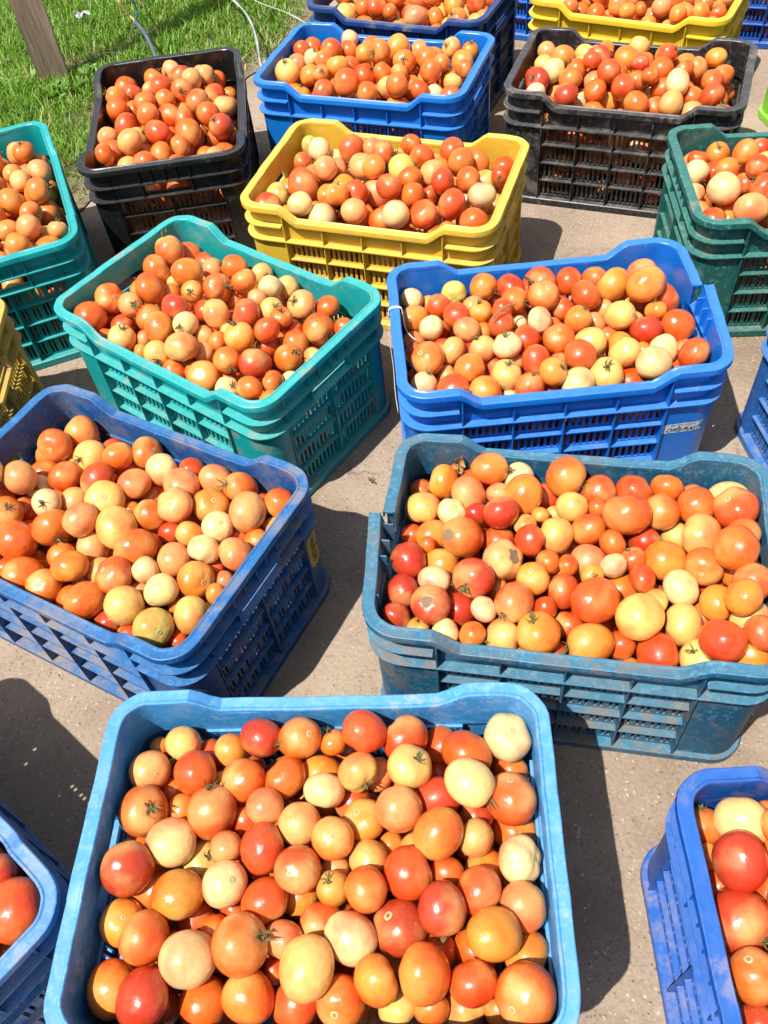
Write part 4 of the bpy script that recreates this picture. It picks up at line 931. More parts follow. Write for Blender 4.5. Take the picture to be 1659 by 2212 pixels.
def gap(s0, s1, broken):
    return bool(broken) and s0[4] == 'short' and s1[4] == 'short' and s0[2] == broken[0] and abs((s0[5] + s1[5]) / 2 - broken[1]) < .002

def sweep(mb, samples, profile, broken=None, closed=True, keep=None, loop=True, wob=0.0):
    """profile: function(sample) -> list of (d, z); closed profile loops make solid sweeps"""
    n = len(samples)
    rows, V = [], []
    for i, s in enumerate(samples):
        w = wob * (math.sin(i * 1.7) + math.sin(i * .61 + 2))
        row = []
        for d, z in profile(s):
            p = (s[0] + s[2] * (CR_ - d * DK + w), s[1] + s[3] * (CR_ - d * DK + w), z + w * .6)
            row.append(len(V)); V.append(bend(p, broken))
        rows.append(row)
    F = []
    m = len(rows[0])
    def cap(row, rev):
        F.append(tuple(row[::-1] if rev else row))
    for i in range(n if loop else n - 1):
        a, b = samples[i], samples[(i + 1) % n]
        ok = (keep is None or keep(a, b)) and not (gap(a, b, broken))
        pa, pb = samples[i - 1], samples[i]
        if ok:
            ra, rb = rows[i], rows[(i + 1) % n]
            for k in range(m if closed else m - 1):
                F.append((ra[k], rb[k], rb[(k + 1) % m], ra[(k + 1) % m]))
            prev_ok = (i > 0 or loop) and (keep is None or keep(pa, pb)) and not gap(pa, pb, broken)
            if closed and not prev_ok: cap(rows[i], False)
            nb = samples[(i + 2) % n]
            next_ok = (loop or i + 2 < n) and (keep is None or keep(b, nb)) and not gap(b, nb, broken)
            if closed and not next_ok: cap(rows[(i + 1) % n], True)
    mb.add(V, F)

def crisp(me):
    me.set_sharp_from_angle(angle=R(28))
    return me

def rim_mesh(broken=None):
    mb = MB()
    prof = [(.0, -.0115), (.0, -.0022), (.0006, -.0007), (.0022, 0), (.009, -.0007), (.0165, -.0007), (.019, .0008), (.0212, .0008), (.0225, -.0002), (.0228, -.0018), (.0228, -.006), (.0195, -.006), (.0195, -.0038), (.0032, -.0038), (.0032, -.0115)]
    sweep(mb, perimeter(broken), lambda s: [(d, rim_top(s) + z) for d, z in prof], broken, wob=.00035)
    return crisp(mb.mesh('rim', True))

def wall_mesh(broken=None):
    mb = MB()
    S = perimeter(broken)
    def hole(a, b): return a[4] == 'short' and b[4] == 'short' and abs((a[5] + b[5]) / 2) < .0497
    # below the hole, beside it, above it
    sweep(mb, S, lambda s: [(.0195, BAND2 - .001), (.0195, .2068), (.0227, .2068), (.0230, BAND2 - .001)], broken)
    sweep(mb, S, lambda s: [(.0194, .2068), (.0194, .2315), (.0226, .2315), (.0227, .2068)], broken, keep=lambda a, b: not hole(a, b))
    sweep(mb, S, lambda s: [(.0195, .2315), (.0195, rim_top(s) - .005), (.0226, rim_top(s) - .005), (.0226, .2315)], broken)
    return crisp(mb.mesh('upper_wall', True))

def band_mesh(z, upper, broken=None):
    """upper: 0 for the band all round, +1 or -1 for the short one round one end"""
    mb = MB()
    def keep(a, b):
        if not upper: return True
        for s in (a, b):
            if s[4] == 'long' and abs(s[5]) < .166: return False
        return a[0] * upper > 0
    sweep(mb, perimeter(broken), lambda s: [(.0018, z - .0026), (.0014, z), (.0192, z + .0010), (.0192, z - .0018)], broken, keep=keep, wob=.0002)
    return crisp(mb.mesh('wall_band', True))

def corner_mesh():
    """one smooth corner post panel, at +x -y; the others are turned copies"""
    mb = MB()
    S = [s for s in perimeter() if (s[4] == 'corner' and s[2] > 0 and s[3] < 0)]
    S = [(.1695, -(B2 - CR_), 0, -1, 'c', 0), (.22, -(B2 - CR_), 0, -1, 'c', 0)] + S + [(A2 - CR_, -.132, 1, 0, 'c', 0), (A2 - CR_, -.1195, 1, 0, 'c', 0)]
    sweep(mb, S, lambda s: [(.0125, .0195), (.0115, .195), (.0155, .195), (.0165, .0195)], loop=False)
    return crisp(mb.mesh('corner_panel', True))

def mirror_mesh(me, sx, sy, name):
    m2 = me.copy(); m2.name = name
    m2.transform(Matrix.Diagonal((sx, sy, 1, 1)))
    if sx * sy < 0: m2.flip_normals()
    return m2

def slot_panel(w, h, pairs, n):
    """panel in its own x-z plane, outer face at y = 0; slots are real holes between bars"""
    mb = MB()
    t, e = .0042, .0045
    mb.box(-w / 2, w / 2, 0, t, -h / 2, -h / 2 + e)
    mb.box(-w / 2, w / 2, 0, t, h / 2 - e, h / 2)
    cuts = []
    if pairs:
        pitch = w / n
        for i in range(n):
            c = -w / 2 + pitch * (i + .5)
            cuts += [(c - .0062, c - .0020), (c + .0020, c + .0062)]
    else:
        pitch = (w - .004) / n
        for i in range(n):
            c = -w / 2 + .002 + pitch * (i + .5)
            cuts.append((c - .0030, c + .0030))
    x = -w / 2
    for a, b in cuts + [(w / 2, None)]:
        mb.box(x, a, .0002, t - .0002, -h / 2 + e, h / 2 - e)
        x = b
    return mb.mesh('slotted_panel')

def rib_mesh(w, d, h):
    """thin plate with a slightly tapered free edge: w thick, d deep (free edge at y=-d), h tall"""
    d *= DK * 1.04
    k = .72
    v = [(-w / 2, 0, 0), (w / 2, 0, 0), (w / 2 * k, -d, 0), (-w / 2 * k, -d, 0), (-w / 2, 0, h), (w / 2, 0, h), (w / 2 * k, -d, h), (-w / 2 * k, -d, h)]
    return mesh_from('rib', v, [(0, 1, 2, 3), (4, 7, 6, 5), (0, 4, 5, 1), (1, 5, 6, 2), (2, 6, 7, 3), (3, 7, 4, 0)])

def base_mesh():
    mb = MB()
    S = perimeter()
    sweep(mb, S, lambda s: [(.004, .002), (.0035, .0165), (.006, .018), (.0265, .018), (.0265, .002)])
    # slatted floor
    for i in range(13):
        y = -.148 + i * .0247
        mb.box(-A2 + .03, A2 - .03, y - .009, y + .009, .008, .0125)
    for i in range(7):
        x = -.21 + i * .07
        mb.box(x - .006, x + .006, -B2 + .03, B2 - .03, .004, .0078)
    return crisp(mb.mesh('base', True))

PROTO = {}
def variant(broken):
    if broken not in PROTO:
        PROTO[broken] = (rim_mesh(broken), wall_mesh(broken), band_mesh(BAND2, 0), band_mesh(BAND1, 1), band_mesh(BAND1, -1))
    return PROTO[broken]

ME_CORNER = [corner_mesh()]
ME_CORNER += [mirror_mesh(ME_CORNER[0], -1, 1, 'corner_panel'), mirror_mesh(ME_CORNER[0], 1, -1, 'corner_panel'), mirror_mesh(ME_CORNER[0], -1, -1, 'corner_panel')]
ROWS = [.0185, .0645, .1095, .1545, .1993]
PANELS = {}
for pairs in (0, 1):
    for long in (0, 1):
        for r_ in range(4):
            w = .0828 if long else .1165
            n = (4 if long else 5) if pairs else (7 if long else 10)
            PANELS[pairs, long, r_] = slot_panel(w, ROWS[r_ + 1] - ROWS[r_] - .0006, pairs, n)
ME_BASE = base_mesh()
def vrib(d, z0, z1): return rib_mesh(.0028, d, z1 - z0)
V_LONG_MAIN = [vrib(.0172, .018, CH - .0075), vrib(.0172, .018, CH - DIP - .0042), vrib(.0150, .018, .1985), vrib(.0165, .2025, CH - DIP - .0042)]
V_SHORT = [vrib(.0120, .018, CH - .0042), vrib(.0125, .018, .1985), vrib(.0165, .2025, CH - .0042), vrib(.0160, .2345, CH - .0042)]
H_LONG = rib_mesh(.0028, .0130, .1645)
H_SHORT = rib_mesh(.0028, .0088, .1145)
H_CELL = rib_mesh(.0026, .0125, .0800)

def make_crate(key, x, y, rot, L, W, label, pairs=1, broken=None, slots_z=True):
    m = CRATE_MAT[key]
    root = empty('crate', (x, y, 0), R(rot))
    root.scale = (L / CL, W / CW, 1)
    tag(root, label, 'crate', 'plastic crates full of tomatoes')
    rim, wall, b2, b1, b1b = variant(broken)
    obj('rim', rim, root, m)
    obj('upper_wall', wall, root, m)
    obj('wall_band', b2, root, m); obj('wall_band', b1, root, m); obj('wall_band', b1b, root, m)
    obj('base', ME_BASE, root, m)
    for c in ME_CORNER: obj('corner_panel', c, root, m)
    def put(name, me, side, t, z, horizontal=False):
        o = obj(name, me, root, m)
        if side in ('f', 'b'):
            sgn = -1 if side == 'f' else 1
            o.location = (t, sgn * (B2 - .022 * DK), z)
            rz = 0 if side == 'f' else math.pi
        else:
            sgn = 1 if side == 'r' else -1
            o.location = (sgn * (A2 - .022 * DK), t, z)
            rz = math.pi / 2 if side == 'r' else -math.pi / 2
        if horizontal: o.rotation_euler = (0, math.pi / 2, rz)      # plate laid flat: its height runs along the wall
        else: o.rotation_euler = (0, 0, rz)
        if horizontal: o.rotation_mode = 'XYZ'
        return o
    for side in 'fb':
        for i in range(4):
            for r_ in range(4):
                put('slotted_panel', PANELS[pairs, 1, r_], side, -.126 + i * .084, (ROWS[r_] + ROWS[r_ + 1]) / 2)
        for t in (-.168, .168): put('rib', V_LONG_MAIN[0], side, t, .018)
        put('rib', V_LONG_MAIN[1], side, 0, .018)
        for t in (-.084, .084):
            put('rib', V_LONG_MAIN[2], side, t, .018); put('rib', V_LONG_MAIN[3], side, t, .2025)
        for z in ROWS[1:4]:
            for t in (-.168, 0):
                sgn = 1 if side == 'f' else -1
                t0 = (t + .0017) * 1
                o = put('rib', H_LONG, side, t0 if side == 'f' else t0 + .1645, z, True)
    for side in 'lr':
        for i in range(2):
            for r_ in range(4):
                put('slotted_panel', PANELS[pairs, 0, r_], side, -.059 + i * .118, (ROWS[r_] + ROWS[r_ + 1]) / 2)
        for t in (-.118, .118): put('rib', V_SHORT[0], side, t, .018)
        put('rib', V_SHORT[1], side, 0, .018)
        for t in (-.054, .054): put('rib', V_SHORT[2], side, t, .2025)
        for t in (-.027, .002, .027):
            if broken and abs(t - broken[1]) < .008: continue
            put('rib', V_SHORT[3], side, t, .2345)
        for z in ROWS[1:4]:
            for t in (-.118, 0):
                t0 = t + .0017
                put('rib', H_SHORT, side, t0 if side == 'r' else t0 + .1145, z, True)
    return root

CRATES = {
    # key: x, y, turn, length, width, paired slots, broken rim, label
    'A': (-.1207, .3005, -6.5, .54, .387, 1, None, 'sky-blue crate with chalky bleached rim, nearest the camera at the bottom of the picture'),
    'B': (-.41, .838, -33.5, .535, .364, 1, None, 'dusty blue crate with mud-stained inside and a small yellow sticker on its corner'),
    'C': (.253, .664, -15.4, .54, .362, 1, (-1, .018, .019), 'petrol-blue dirty crate with its left rim cracked open, behind the sky-blue crate'),
    'D': (.325, 1.143, -2.4, .546, .363, 0, (1, .03, .017), 'bright blue crate with a white sticker on its front corner and a split right rim'),
    'E': (-.259, 1.295, -41.7, .541, .364, 0, None, 'central teal crate turned cornerwise with the yellow crate behind it'),
    'F': (-.788, 1.771, -73.9, .567, .364, 1, None, 'clean teal crate cut by the left edge, standing beside the black crate on the grass'),
    'Y1': (.095, 1.661, -23.6, .548, .366, 0, None, 'yellow crate in the middle, between the central teal crate and the azure crate'),
    'K1': (-.399, 2.078, -88.6, .551, .379, 0, None, 'shiny black crate standing end-on at the edge of the grass'),
    'K2': (.703, 1.978, -25.2, .539, .352, 0, None, 'scuffed black crate with tomatoes showing through its slots, below the far yellow crate'),
    'U': (.12, 2.187, -24.3, .544, .352, 0, None, 'clean azure crate between the two black crates'),
    'N': (.267, 2.582, -29.1, .525, .364, 1, None, 'navy crate at the top centre behind the azure crate'),
    'Y2': (.86, 2.421, -33.0, .53, .364, 0, None, 'bright yellow crate at the top right behind the scuffed black crate'),
    'G': (.936, 1.478, -7.8, .54, .367, 1, None, 'bottle-green crate cut by the right edge in front of the scuffed black crate'),
    'R': (.5319, .13, -5.5, .54, .364, 1, None, 'royal blue crate with a scuffed rim in the lower right corner'),
    'P': (-0.7036, 0.3392, -45, .54, .364, 1, None, 'sun-bleached blue crate in the lower left corner touching the sky-blue crate'),
    'M': (.955, .928, 2, .54, .364, 1, None, 'faded denim-blue crate at the right edge, only its side and dusty foot in view'),
    'Y3': (-.925, 1.218, 0, .54, .364, 0, None, 'dirty ochre crate at the left edge above the dusty blue crate'),
    'BL': (.798, 2.913, -30, .54, .364, 0, None, 'cobalt blue crate half hidden between the navy and the bright yellow crates'),
    'NV': (1.44, 2.68, -25, .54, .364, 0, None, 'deep blue slotted crate in the top right corner beyond the bright yellow crate'),
    'LM': (1.425, 2.053, 5, .54, .364, 1, None, 'lime green crate of which only a sliver shows at the right edge'),
}
ROOT = {}
for key, (x, y, rot, L, W, pairs, broken, label) in CRATES.items():
    ROOT[key] = make_crate(key, x, y, rot, L, W, label, pairs, broken)

# ------------------------------------------------------------------ tomatoes
SHAPES = [   # squash along the axis, girth, dimple depth, lobes, taper
    (.95, 1.0, .11, .02, .0), (.87, 1.02, .14, .035, .0), (1.10, .94, .08, .012, .03), (.89, 1.02, .155, .075, .0), (1.06, .96, .09, .02, .10)]
def tomato_geo(k, nu, nv):
    sz, sx, dim, lobe, taper = SHAPES[k]
    V, F = [], []
    def pt(th, ph):
        rho = 1 - dim * math.exp(-(th / .42) ** 2) - .02 * math.exp(-((math.pi - th) / .2) ** 2)
        rho *= 1 + lobe * math.cos(5 * ph + .4) * math.sin(th) ** 2 * math.exp(-(th / 1.2) ** 2) * 1.7 + .022 * math.cos(2 * ph + 1) * math.sin(th) + .012 * math.cos(3 * ph + 2 * th)* math.sin(th)
        k2 = 1 + taper * math.cos(th)
        return (rho * math.sin(th) * math.cos(ph) * sx * k2, rho * math.sin(th) * math.sin(ph) * sx * k2, rho * math.cos(th) * sz)
    V.append(pt(0, 0))
    for i in range(1, nv):
        for j in range(nu): V.append(pt(math.pi * i / nv, 2 * math.pi * j / nu))
    V.append(pt(math.pi, 0))
    for j in range(nu): F.append((0, 1 + j, 1 + (j + 1) % nu))
    for i in range(nv - 2):
        for j in range(nu):
            a = 1 + i * nu + j; b = 1 + i * nu + (j + 1) % nu
            F.append((a, a + nu, b + nu, b))
    e = len(V) - 1
    for j in range(nu): F.append((e, 1 + (nv - 2) * nu + (j + 1) % nu, 1 + (nv - 2) * nu + j))
    return V, F
def pole(k): return (1 - SHAPES[k][2]) * SHAPES[k][0]

def calyx_geo(seed):
    rg = random.Random(seed)
    V, F = [], []
    n = rg.choice((5, 5, 6))
    for i in range(n):
        ph = 2 * math.pi * i / n + rg.uniform(-.25, .25)
        ln = rg.uniform(.26, .46); curl = rg.uniform(.15, .75); w = rg.uniform(.05, .085); tw = rg.uniform(-1.0, 1.0)
        b0 = len(V)
        for q in range(5):
            t = q / 4
            rr = .03 + ln * t * (1 - .35 * curl * t)
            z = .035 + .10 * t - .12 * t * t + curl * t * t * .75
            ww = w * (1 - t) ** .7 * (.7 + 1.2 * t) + .004
            a = ph + tw * t * t
            c, s = math.cos(a), math.sin(a)
            V += [(rr * c - ww * s, rr * s + ww * c, z - .012), (rr * c, rr * s, z + .012), (rr * c + ww * s, rr * s - ww * c, z - .012)]
        for q in range(4):
            a = b0 + q * 3
            F += [(a, a + 3, a + 4, a + 1), (a + 1, a + 4, a + 5, a + 2)]
    ln = rg.uniform(.12, .34)
    d = Vector((rg.uniform(-.5, .5), rg.uniform(-.5, .5), 1)).normalized()
    tv, tf = tube_data([(0, 0, -.02), d * ln * .5, d * ln + Vector((rg.uniform(-.06, .06), rg.uniform(-.06, .06), 0))], [.075, .05, .065], 6)
    o = len(V)
    V += [tuple(p) for p in tv]; F += [tuple(i + o for i in f) for f in tf]
    return V, F

TOM_ME = [mesh_from('tomato', *tomato_geo(k, 32, 20), M_TOM, True) for k in range(5)]
CALYX = [calyx_geo(s) for s in range(7)]
CALYX_ME = [mesh_from('calyx', *c, M_CALYX) for c in CALYX]
def scar_mesh():
    rg = random.Random(4)
    V, F = [], []
    radii, zz = (.0, .05, .075, .12, .15), (-.01, .0, .028, .026, -.005)
    n = 12
    V.append((0, 0, zz[0]))
    for r_, z in zip(radii[1:], zz[1:]):
        for j in range(n):
            a = 2 * math.pi * j / n; k = 1 + rg.uniform(-.12, .12)
            V.append((r_ * k * math.cos(a), r_ * k * math.sin(a), z))
    for j in range(n): F.append((0, 1 + j, 1 + (j + 1) % n))
    for i in range(3):
        for j in range(n):
            a = 1 + i * n + j; b = 1 + i * n + (j + 1) % n
            F.append((a, a + n, b + n, b))
    me = mesh_from('stem_scar', V, F, M_SCAR, True)
    me.materials.append(M_PIT)
    for i, p in enumerate(me.polygons):
        if i < n * 2: p.material_index = 1
    return me
SCAR_ME = scar_mesh()
def patch_mesh(k):
    rg = random.Random(k + 30)
    V, F = [], []
    n = 18
    raw = [rg.uniform(.22, .52) for _ in range(n)]
    lim = [(raw[j - 1] + 2 * raw[j] + raw[(j + 1) % n]) / 4 for j in range(n)]
    sz, sx, dim, lobe, taper = SHAPES[k]
    for i in range(5):
        for j in range(n):
            th = lim[j] * i / 4; ph = 2 * math.pi * j / n
            rho = 1 - dim * math.exp(-(th / .42) ** 2) + .022 + rg.uniform(-.003, .003)
            if i == 4: rho -= .030
            k2 = 1 + taper * math.cos(th)
            V.append((rho * math.sin(th) * math.cos(ph) * sx * k2, rho * math.sin(th) * math.sin(ph) * sx * k2, rho * math.cos(th) * sz))
    for i in range(4):
        for j in range(n): F.append((i * n + j, (i + 1) * n + j, (i + 1) * n + (j + 1) % n, i * n + (j + 1) % n))
    return mesh_from('brown_patch', V, F, M_PATCH)

GROUP_TOM = {'A': 'tomatoes heaped in the sky-blue crate', 'B': 'tomatoes heaped in the yellow-stickered crate', 'C': 'tomatoes heaped in the petrol-blue crate',
             'D': 'tomatoes heaped in the white-stickered crate', 'E': 'tomatoes heaped in the central teal crate', 'R': 'tomatoes heaped in the royal blue crate', 'P': 'tomatoes heaped in the corner blue crate'}
rt = random.Random(11)
def vary(c, rg, amt=.10):
    k = 1 + rg.uniform(-amt, amt)
    return tuple(min(.9, max(.004, v * k * (1 + rg.uniform(-amt, amt)))) for v in c)
PLACED = {k: [] for k in CRATES}      # crate-local (x, y, z, r) of the tomatoes placed one by one
def parse(line):
    body, _, label = line.partition('|')
    w = body.split()
    return (w[0], *[float(v) for v in w[1:5]], w[5], Vector([float(v) for v in w[6:9]]), w[9], int(w[10]), label)
def crate_world(key, p):
    x, y, rot = CRATES[key][:3]
    c, s = math.cos(R(rot)), math.sin(R(rot))
    return Vector((x + c * p[0] - s * p[1], y + s * p[0] + c * p[1], p[2]))
def axis_quat(key, ax, spin):
    rot = R(CRATES[key][2])
    a = Matrix.Rotation(rot, 3, 'Z') @ ax
    return a.to_track_quat('Z', 'Y') @ Quaternion((0, 0, 1), spin)
for line in TOMATOES.strip().split('\n'):
    key, x, y, z, r, cc, ax, ft, var, label = parse(line)
    if ft in 'sd' and var == 4: var = 1
    PLACED[key].append((x, y, z, r))
    o = obj('tomato', TOM_ME[var])
    o.location = crate_world(key, (x, y, z))
    o.rotation_mode = 'QUATERNION'
    o.rotation_quaternion = axis_quat(key, ax, rt.uniform(0, 6.28))
    o.scale = (r * 1.03,) * 3
    o.color = (*vary(TCOL[cc], rt), 1)
    tag(o, label, 'tomato', GROUP_TOM[key])
    if ft == 'c':
        k = obj('calyx', CALYX_ME[rt.randrange(7)], o); k.location = (0, 0, pole(var) - .01); k.scale = (rt.uniform(.85, 1.15),) * 3
    elif ft == 's':
        k = obj('stem_scar', SCAR_ME, o); k.location = (0, 0, pole(var) - .004); k.scale = (rt.uniform(.8, 1.2),) * 3
    elif ft == 'd':
        obj('brown_patch', patch_mesh(var), o, M_PATCH)

# the rest of the heaps: one mass
PALETTE = {'K1': 'OOOrOrOoppOyO', 'F': 'OOoopOrOyo', 'Y1': 'OOrrpwoyrpOg', 'K2': 'OOrRopwyOrOo', 'U': 'OOorpwyrOoO', 'N': 'OorpyO', 'Y2': 'OoopyO', 'G': 'rOrpwoyO'}
rng = np.random.default_rng(21)
MASS = []                             # (world pos, r, colour, quaternion, variant, hi, calyx)
for line in MORE_TOMATOES.strip().split('\n'):
    key, x, y, z, r, cc, ax, ft, var, _l = parse(line)
    PLACED[key].append((x, y, z, r))
    MASS.append((crate_world(key, (x, y, z)), r * 1.03, vary(TCOL[cc], rt), axis_quat(key, ax, rt.uniform(0, 6.28)), var, True, ft == 'c'))
def heap_top(key, x, y, L, W, z0, m):
    a = max(0, 1 - (2 * x / L) ** 2) * max(0, 1 - (2 * y / W) ** 2)
    return z0 + m * a ** .6
HEAP = {'K1': (.234, .05), 'F': (.236, .04), 'Y1': (.232, .05), 'K2': (.228, .06), 'U': (.225, .06), 'N': (.228, .05), 'Y2': (.235, .04), 'G': (.225, .06), 'P': (.245, .02), 'R': (.215, .05)}
MEAN_R = {'K1': .0268, 'F': .0262, 'Y1': .0262, 'K2': .0256, 'U': .0265, 'N': .026, 'Y2': .025, 'G': .0258}
for key, (cx, cy, rot, L, W, *_r) in CRATES.items():
    dug = np.array(PLACED[key]) if PLACED[key] else np.zeros((0, 4))
    full = key in HEAP
    z0, mm = HEAP.get(key, (.185, .03) if len(dug) else (.20, .04))
    S = np.zeros((0, 4))
    fails = 0
    while fails < 14 and len(S) < 420:
        r = float(np.clip(rng.normal(MEAN_R.get(key, .0238), .0031), .015, .033))
        n = 26
        X = rng.uniform(-L / 2 + .0215 + r, L / 2 - .0215 - r, n)
        Y = rng.uniform(-W / 2 + .0215 + r, W / 2 - .0215 - r, n)
        Z = np.full(n, .0135 + r)
        if len(S):
            d2 = (X[:, None] - S[None, :, 0]) ** 2 + (Y[:, None] - S[None, :, 1]) ** 2
            rs = (S[None, :, 3] + r) * .965
            h = S[None, :, 2] + np.sqrt(np.clip(rs ** 2 - d2, 0, None))
            Z = np.maximum(Z, np.where(d2 < rs ** 2, h, 0).max(1))
        top = np.array([heap_top(key, a, b, L, W, z0, mm) for a, b in zip(X, Y)])
        sc = Z - top
        if len(dug):
            dd = np.sqrt((X[:, None] - dug[None, :, 0]) ** 2 + (Y[:, None] - dug[None, :, 1]) ** 2 + (Z[:, None] - dug[None, :, 2]) ** 2)
            over = (dug[None, :, 3] + r) * .86 - dd
            sc = np.where(over.max(1) > 0, 9, sc)
        i = int(np.argmin(sc))
        if sc[i] > 0: fails += 1; continue
        fails = 0
        S = np.vstack([S, (X[i], Y[i], Z[i], r)])
    pal = PALETTE.get(key, 'OOorrpyR')
    for x, y, z, r in S:
        hi = full and z > heap_top(key, x, y, L, W, z0, mm) - .05
        q = Quaternion([float(v) for v in rng.normal(size=4)]); q.normalize()
        MASS.append((crate_world(key, (x, y, z)), r * 1.02, vary(TCOL[pal[rng.integers(len(pal))]], rt, .12), q, int(rng.integers(5)), hi, hi and rng.random() < .4))

GEO_HI = [tomato_geo(k, 20, 14) for k in range(5)]
GEO_LO = [tomato_geo(k, 11, 7) for k in range(5)]
def build_mass():
    CO, TI, LP, LOOP, START, MI = [], [], [], [], [], []
    nv, nl = 0, 0
    cache = {}
    def arr(tag_, geo):
        if tag_ not in cache:
            v = np.array(geo[0], float)
            cnt = np.array([len(f) for f in geo[1]])
            cache[tag_] = (v, np.concatenate([np.array(f) for f in geo[1]]), cnt)
        return cache[tag_]
    for pos, r, c, q, var, hi, cal in MASS:
        Rm = np.array(q.to_matrix())
        items = [(arr(('t', hi, var), (GEO_HI if hi else GEO_LO)[var]), 0, 0.0, 1.0)]
        if cal: items.append((arr(('c', var), CALYX[(var + int(r * 1e5)) % 7]), 1, pole(var) - .01, 1.0))
        off = np.array([rt.uniform(-40, 40) for _ in range(3)])
        for (v, lp, cnt), mi, dz, sc in items:
            vv = v + (0, 0, dz)
            CO.append((vv @ Rm.T) * r + np.array(pos))
            TI.append(np.tile((*c, rt.random()), (len(v), 1)))
            LP.append(v + off)
            LOOP.append(lp + nv)
            START.append(nl + np.concatenate([[0], np.cumsum(cnt)[:-1]]))
            MI.append(np.full(len(cnt), mi))
            nv += len(v); nl += len(lp)
    CO, TI, LP, LOOP, START, MI = [np.concatenate(a) for a in (CO, TI, LP, LOOP, START, MI)]
    me = bpy.data.meshes.new('heaped_tomatoes')
    me.vertices.add(len(CO)); me.vertices.foreach_set('co', CO.ravel())
    me.loops.add(len(LOOP)); me.loops.foreach_set('vertex_index', LOOP.astype(np.int32))
    me.polygons.add(len(START)); me.polygons.foreach_set('loop_start', START.astype(np.int32))
    me.materials.append(M_TOMS); me.materials.append(M_CALYX)
    me.polygons.foreach_set('material_index', MI.astype(np.int32))
    me.polygons.foreach_set('use_smooth', np.ones(len(START), bool))
    a = me.attributes.new('tint', 'FLOAT_COLOR', 'POINT'); a.data.foreach_set('color', TI.astype(np.float32).ravel())
    a = me.attributes.new('lpos', 'FLOAT_VECTOR', 'POINT'); a.data.foreach_set('vector', LP.astype(np.float32).ravel())
    me.update(calc_edges=True); me.validate()
    return me
tag(obj('heaped_tomatoes', build_mass()), kind='stuff', label='further tomatoes filling all the crates and heaped in the far ones')

# ------------------------------------------------------------------ stickers and marks on the crates
def edge_point(corner, s, z, d):
    """point on the crate wall: s metres along the perimeter, counter-clockwise, measured from the middle of the corner's arc"""
    sx, sy = corner
    cx, cy = sx * (A2 - CR_), sy * (B2 - CR_)
    rad = CR_ - d
    half = rad * math.pi / 4
    mid = math.atan2(sy, sx)
    if abs(s) <= half:
        a = mid + s / rad
        return Vector((cx + rad * math.cos(a), cy + rad * math.sin(a), z))
    sg = 1 if s > 0 else -1
    a = mid + sg * math.pi / 4
    e = abs(s) - half
    tx, ty = -math.sin(a) * sg, math.cos(a) * sg
    return Vector((cx + rad * math.cos(a) + tx * e, cy + rad * math.sin(a) + ty * e, z))

def sticker(parent, corner, outline, d, mat):
    """thin bent film: outline is a grid of (s, z) rows"""
    V, F = [], []
    for row in outline:
        for s_, z_ in row: V.append(edge_point(corner, s_, z_, d))
    m_ = len(outline[0]); n_ = len(V)
    for row in outline:
        for s_, z_ in row: V.append(edge_point(corner, s_, z_, d + .0006))
    for i in range(len(outline) - 1):
        for k in range(m_ - 1):
            a = i * m_ + k
            F.append((a, a + 1, a + m_ + 1, a + m_)); F.append((a + n_, a + m_ + n_, a + m_ + 1 + n_, a + 1 + n_))
    return obj('sticker', mesh_from('sticker', V, F, mat), parent)

def lettering(parent, corner, text, s0, z0, size, dirs, zdir, d, mat, shear=0.0, squash=1.0, bold=0.0):
    """flat print wrapped on the sticker; dirs / zdir map the text's x and y to (s, z)"""
    cu = bpy.data.curves.new('lettering', 'FONT')
    cu.body = text; cu.size = size; cu.shear = shear; cu.offset = bold
    tmp = bpy.data.objects.new('lettering', cu)
    me = bpy.data.meshes.new_from_object(tmp)
    bpy.data.objects.remove(tmp)
    me.name = 'lettering'
    for v in me.vertices:
        x, y = v.co.x * squash, v.co.y
        s_ = s0 + x * dirs[0] + y * zdir[0]
        z_ = z0 + x * dirs[1] + y * zdir[1]
        v.co = edge_point(corner, s_, z_, d)
    me.materials.clear(); me.materials.append(mat)
    o = obj('lettering', me, parent)
    return o

M_INK = plain('black_print', (.012, .011, .012), .5)
M_STY = plain('yellow_sticker_film', (.52, .36, .03), .45)
M_STW = plain('clear_white_sticker_film', (.46, .52, .60), .4)
M_BLUEDOT = plain('cyan_print', (.03, .38, .62), .4)
# yellow sticker, text running downwards
c0 = (1, 1)
rows = []
for i in range(9):
    z = .172 - i * .076 / 8
    tpr = .006 * (max(0, abs(i - 4) - 2.6) / 1.4) ** 2
    rows.append([(-.0430 + .0345 * k / 5 + (tpr if k == 0 else -tpr if k == 5 else 0), z) for k in range(6)])
st = sticker(ROOT['B'], c0, rows, .0086, M_STY)
st['label'] = 'yellow sticker with a black name and a small butterfly'
lettering(st, c0, 'PAPILON', -.0355, .164, .0170, (0, -1), (1, 0), .0081, M_INK, 0, .80, .00015)
# the butterfly: two wings and a body
bf = MB()
def flat(mb, pts, d):
    mb.add([edge_point(c0, s_, z_, d) for s_, z_ in pts], [tuple(range(len(pts)))])
bs, bz = -.0175, .138
flat(bf, [(bs, bz), (bs + .0035, bz + .006), (bs + .0055, bz + .0045), (bs + .002, bz - .0002)], .0081)
flat(bf, [(bs, bz - .001), (bs + .0045, bz - .0045), (bs + .003, bz - .0065), (bs - .001, bz - .0025)], .0081)
flat(bf, [(bs - .0005, bz + .0008), (bs - .003, bz + .0035), (bs - .004, bz + .001), (bs - .001, bz - .0008)], .0081)
flat(bf, [(bs - .001, bz - .0012), (bs - .0042, bz - .0025), (bs - .003, bz - .005), (bs - .0008, bz - .003)], .0081)
obj('butterfly_mark', bf.mesh('butterfly_mark'), st, M_INK)
